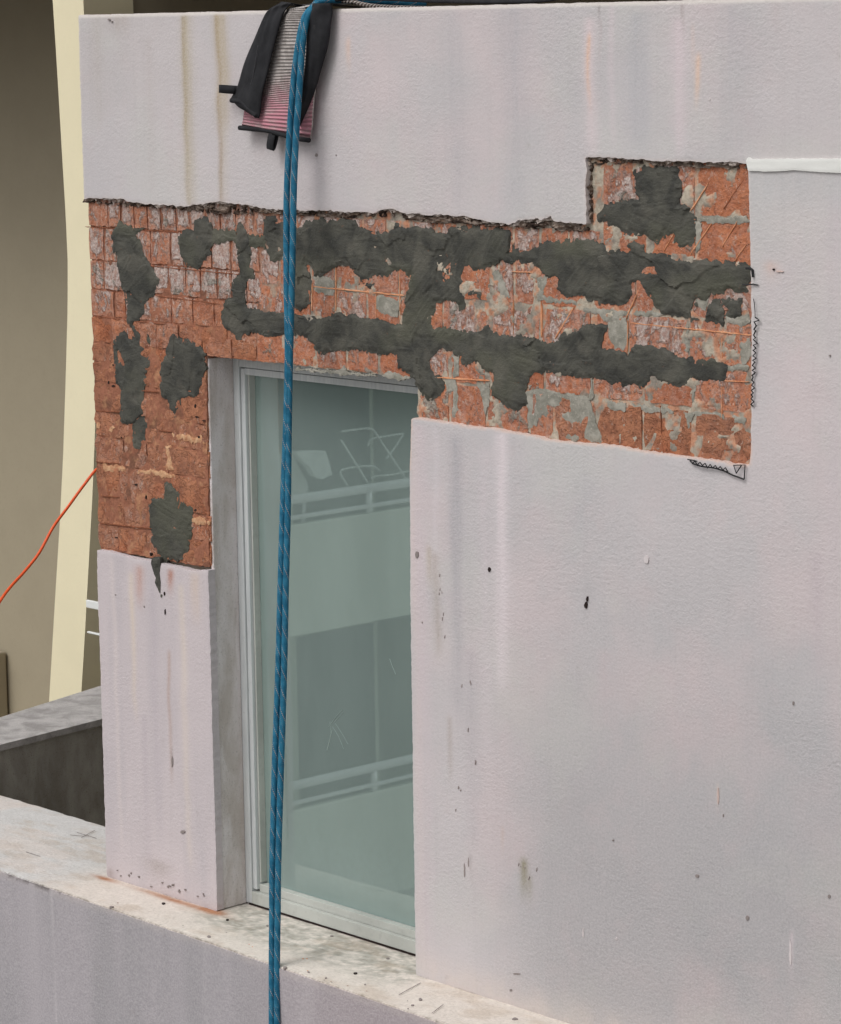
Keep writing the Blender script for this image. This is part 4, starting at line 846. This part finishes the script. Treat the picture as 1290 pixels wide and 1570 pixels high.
Lp = k5([(606,56),(560,130),(530,250),(490,400),(450,540),(400,640),(325,720),(308,830)]); Rp = k5([(720,50),(760,130),(790,250),(800,400),(800,520),(790,600),(775,720),(750,908)])
cloth('sleeve_pad', Lp, Rp, lambda t: -.016-.010*t, lambda t: -.016-.010*t, lambda s, t: -.010*math.sin(PI*s), M_PAD, pr, over=True)
Lf = k5([(565,10),(490,62),(440,130),(385,260),(330,400),(290,530),(235,650)]); Rf = k5([(640,20),(590,60),(550,170),(510,330),(475,480),(440,620),(408,780)])
cloth('black_flap', Lf, Rf, lambda t: -.020-.010*t, lambda t: -.030-.022*t, lambda s, t: -.012*math.sin(PI*s)*(.4+.6*t), M_BLK, pr, over=True)
Lg = k5([(770,22),(745,150),(722,400),(706,560),(692,700),(650,782)]); Rg = k5([(895,20),(890,130),(870,300),(822,480),(778,620),(685,830)])
cloth('black_flap', Lg, Rg, lambda t: -.034-.018*t, lambda t: -.022-.010*t, lambda s, t: -.014*math.sin(PI*s), M_BLK, pr, over=True)
def band(name, px, y, r_, mat=M_BLK, fl=.45):
    path = smooth_path([tuple(U(a, b, 1, y)) for a, b in px], 24); bm = bmesh.new(); add_tube(bm, path, r_, 10)
    for v_ in bm.verts: pass
    o = bm_obj(name, bm, mat, pr, smooth=True); return o
band('hem', k5([(290,842),(370,850),(480,862),(580,890),(680,915),(750,925)]), -.033, .0062); band('hem', k5([(236,662),(300,672),(350,720),(402,765)]), -.05, .0062)
band('stitched_edge', k5([(412,300),(380,500),(335,640)]), -.046, .0010, mat_plain('stitching', (.05, .05, .055, 1), .8))
def loop_tab(px0, px1, wd, y):
    a = U(*px0, 1, y); b = U(*px1, 1, y-.006); a, b = Vector(a), Vector(b); d = (b-a).normalized(); nrm = Vector((-d.z, 0, d.x)); bm = bmesh.new(); pr_ = []
    for k in range(21):
        t = k/20; ph = PI*t; c = a.lerp(b, math.sin(ph)**.55); off = Vector((0, -.007*math.cos(ph), 0)); pr_.append([bm.verts.new(c+off+nrm*s*wd/2) for s in (-1, 1)])
    for k in range(20): bm.faces.new((pr_[k][0], pr_[k][1], pr_[k+1][1], pr_[k+1][0]))
    o = bm_obj('loop_tab', bm, M_BLK, pr, smooth=True); md = o.modifiers.new('thick', 'SOLIDIFY'); md.thickness = .0025; return o
loop_tab((363,138), (336,136), .021, -.03); loop_tab((420,206), (415,230), .026, -.03)

# wire sling and strap lying along the wall top
def mat_sling():
    n = NT('pale_twisted_sling'); uv = n.new('ShaderNodeTexCoord').outputs['UV']; s = n.new('ShaderNodeSeparateXYZ'); n.put(s, 0, uv)
    w_ = n.math('SINE', n.math('ADD', n.math('MULTIPLY', s.outputs[1], 520), n.math('MULTIPLY', s.outputs[0], 4*PI)))
    return n.set(n.mix(n.ramp(w_, -1, 1), alb(96, 82, 74), alb(196, 188, 182)), .8, n.bump(w_, .9, .002), .2)
bm = bmesh.new(); uvl = bm.loops.layers.uv.new('UVMap'); add_tube(bm, smooth_path([tuple(U(a, b, 1, .05)) for a, b in ((500,8),(512,4),(528,1.5),(545,4),(558,7),(580,10),(620,12),(700,14))], 60), .0055, 10, uvl=uvl)
tag(bm_obj('twisted_sling', bm, mat_sling(), None, True), 'pale twisted sling lying on the wall top beside the black flap', 'sling')
bm = bmesh.new(); add_tube(bm, smooth_path([tuple(U(a, b, 1, .03)) for a, b in ((505,1),(540,-2),(600,-1),(660,1.5),(740,3),(800,2.5),(840,0),(870,-6))], 60), .0045, 8)
tag(bm_obj('black_strap', bm, M_BLK, None, True), 'thin black strap lying along the top of the wall', 'strap')

# orange cord stretched from the pier out to the left
def mat_cord():
    n = NT('orange_cord'); s = n.new('ShaderNodeSeparateXYZ'); n.put(s, 0, n.new('ShaderNodeTexCoord').outputs['UV'])
    return n.set(n.mix(n.math('GREATER_THAN', n.math('SINE', n.math('ADD', n.math('MULTIPLY', s.outputs[0], 2*PI), -2.2)), -.8), alb(66, 50, 62), alb(226, 90, 42)), .5, None, .4)
bm = bmesh.new(); uvl = bm.loops.layers.uv.new('UVMap')
cpts = [tuple(U(a, b, 1, y)) for a, b, y in ((160,714,.29),(147,721,.24),(128,745,.20),(104,778,.14),(82,808,.08),(60,848,.02),(38,876,-.04),(18,898,-.10),(0,922,-.16),(-40,985,-.28))]
add_tube(bm, smooth_path(cpts, 80), .0045, 10, uvl=uvl)
tag(bm_obj('orange_cord', bm, mat_cord(), None, True), 'thin orange cord stretching down and left from the brick pier', 'cord')

# ------------------------------------------------------------------ the wing opposite (seen mirrored in the glass)
XW = -16.0
wing = empty('balcony_building', (XW, -14, -9)); tag(wing, 'pale apartment wing with white railed balconies mirrored in the window', 'building')
M_W1 = mat_plain('wing_fascia', alb(218, 220, 208), .8, .2, sc=3, var=.06); M_W2 = mat_plain('wing_wall', alb(148, 152, 146), .8, .2, sc=3, var=.06); M_W3 = mat_plain('wing_end', alb(160, 168, 172), .8, .2, sc=3, var=.06)
M_RAIL = mat_plain('white_rail', alb(248, 250, 248), .4, .5, var=.02); M_PANE2 = mat_plain('dark_window', (.15, .17, .17, 1), .3, .5)
YA, YB = -12.55, -26
box('wall', (XW-2.1, YB, -9), (XW-1.8, YA, 9), M_W2, wing)
box('end_wall', (XW-4.2, YA+.01, -9), (XW-3.6, -6, 9), M_W3, wing)
for lv in range(-2, 4):
    zf = -1.92+lv*2.73
    box('slab', (XW-1.795, YB, zf-1.26), (XW-.005, YA-.02, zf-1.10), M_W1, wing)
    box('balcony_front', (XW-.12, YB, zf-1.28), (XW, YA, zf-.24), M_W1, wing)
    for nm, zz, rr in (('handrail', zf, .045), ('rail_bar', zf-.17, .022)):
        bm = bmesh.new(); add_tube(bm, [(XW-.06, YB, zz), (XW-.06, YA-.0, zz)], rr, 8); bm_obj(nm, bm, M_RAIL, wing, True)
    for k in range(9):
        yy = -13.72-k*1.45; bm = bmesh.new(); add_tube(bm, [(XW-.06, yy, zf-.24), (XW-.06, yy, zf)], .035, 6); bm_obj('rail_post', bm, M_RAIL, wing, True)
    for k in range(3):
        ya = -13.0-k*4.2
        f = box('window_frame', (XW-1.84, ya-2.3, zf-1.05), (XW-1.76, ya, zf+1.05), M_W1, wing, .01)
        for a, b in ((.06, 1.1), (1.2, 2.24)):
            p = box('pane', (XW-1.78, ya-b, zf-.98), (XW-1.755, ya-a, zf+.98), M_PANE2); p.parent = f
def RF(px, py, X):     # where the mirrored ray through a pixel lands on the plane x=X
    g = U(px, py, 1, GY); d = ray(px, py); d = np.array([d[0], -d[1], d[2]]); return g+d*((X-g[0])/d[0])
k7 = lambda pts: crop(pts, 340, 540, 3.412)
M_CUSH = mat_plain('pale_cushion', alb(238, 240, 236), .9, .2)
ch = empty('folding_chair', (XW-.6, -14, -3.02)); tag(ch, 'folded white tube chair leaning on the upper balcony, mirrored in the glass', 'chair')
for q, X in (([(625,415),(700,405),(780,400),(815,435),(850,490),(930,610),(960,660)], XW-.5), ([(625,460),(700,580),(765,685)], XW-.45), ([(765,490),(785,455),(860,440),(950,425)], XW-.6), ([(660,700),(625,640),(640,612),(780,595),(830,622)], XW-.55), ([(785,665),(800,650),(900,640),(978,622)], XW-.6), ([(950,430),(905,500),(860,560)], XW-.6)):
    bm = bmesh.new(); add_tube(bm, smooth_path([tuple(RF(a, b, X)) for a, b in k7(q)], 30), .011, 6); bm_obj('frame_tube', bm, M_CUSH, ch, True)
lc = empty('cushioned_chair', (XW-.6, -13, -3.02)); tag(lc, 'pale cushioned chair behind the upper balcony rail, mirrored in the glass', 'chair')
def slab_px(name, q, X, th):
    pts = [RF(a, b, X) for a, b in k7(q)]; bm = bmesh.new(); a = [bm.verts.new(p) for p in pts]; b = [bm.verts.new(Vector(p)+Vector((-th, 0, 0))) for p in pts]; n = len(a)
    bm.faces.new(a); bm.faces.new(b[::-1])
    for i in range(n): bm.faces.new((a[i], a[(i+1) % n], b[(i+1) % n], b[i]))
    return bm_obj(name, bm, M_CUSH, lc)
slab_px('back_cushion', [(390,522),(470,515),(545,516),(562,570),(580,640),(525,665),(490,650),(460,600),(430,575)], XW-.5, .08)
slab_px('seat_cushion', [(375,540),(400,590),(450,680),(455,760),(380,790),(370,650)], XW-.7, .3)
bm = bmesh.new()
for yy in (-12.9, -13.4): add_tube(bm, [(XW-.75, yy, -3.02), (XW-.62, yy, -1.95)], .02, 6)
bm_obj('leg', bm, M_RAIL, lc)

# ------------------------------------------------------------------ ground
g = bpy.data.meshes.new('ground'); g.from_pydata([(-400, -400, -9), (400, -400, -9), (400, 400, -9), (-400, 400, -9)], [], [(0, 1, 2, 3)]); g.materials.append(mat_plain('ground_paving', (.30, .29, .28, 1), .9, .2, sc=3))
tag(link(bpy.data.objects.new('ground', g)), kind='structure')
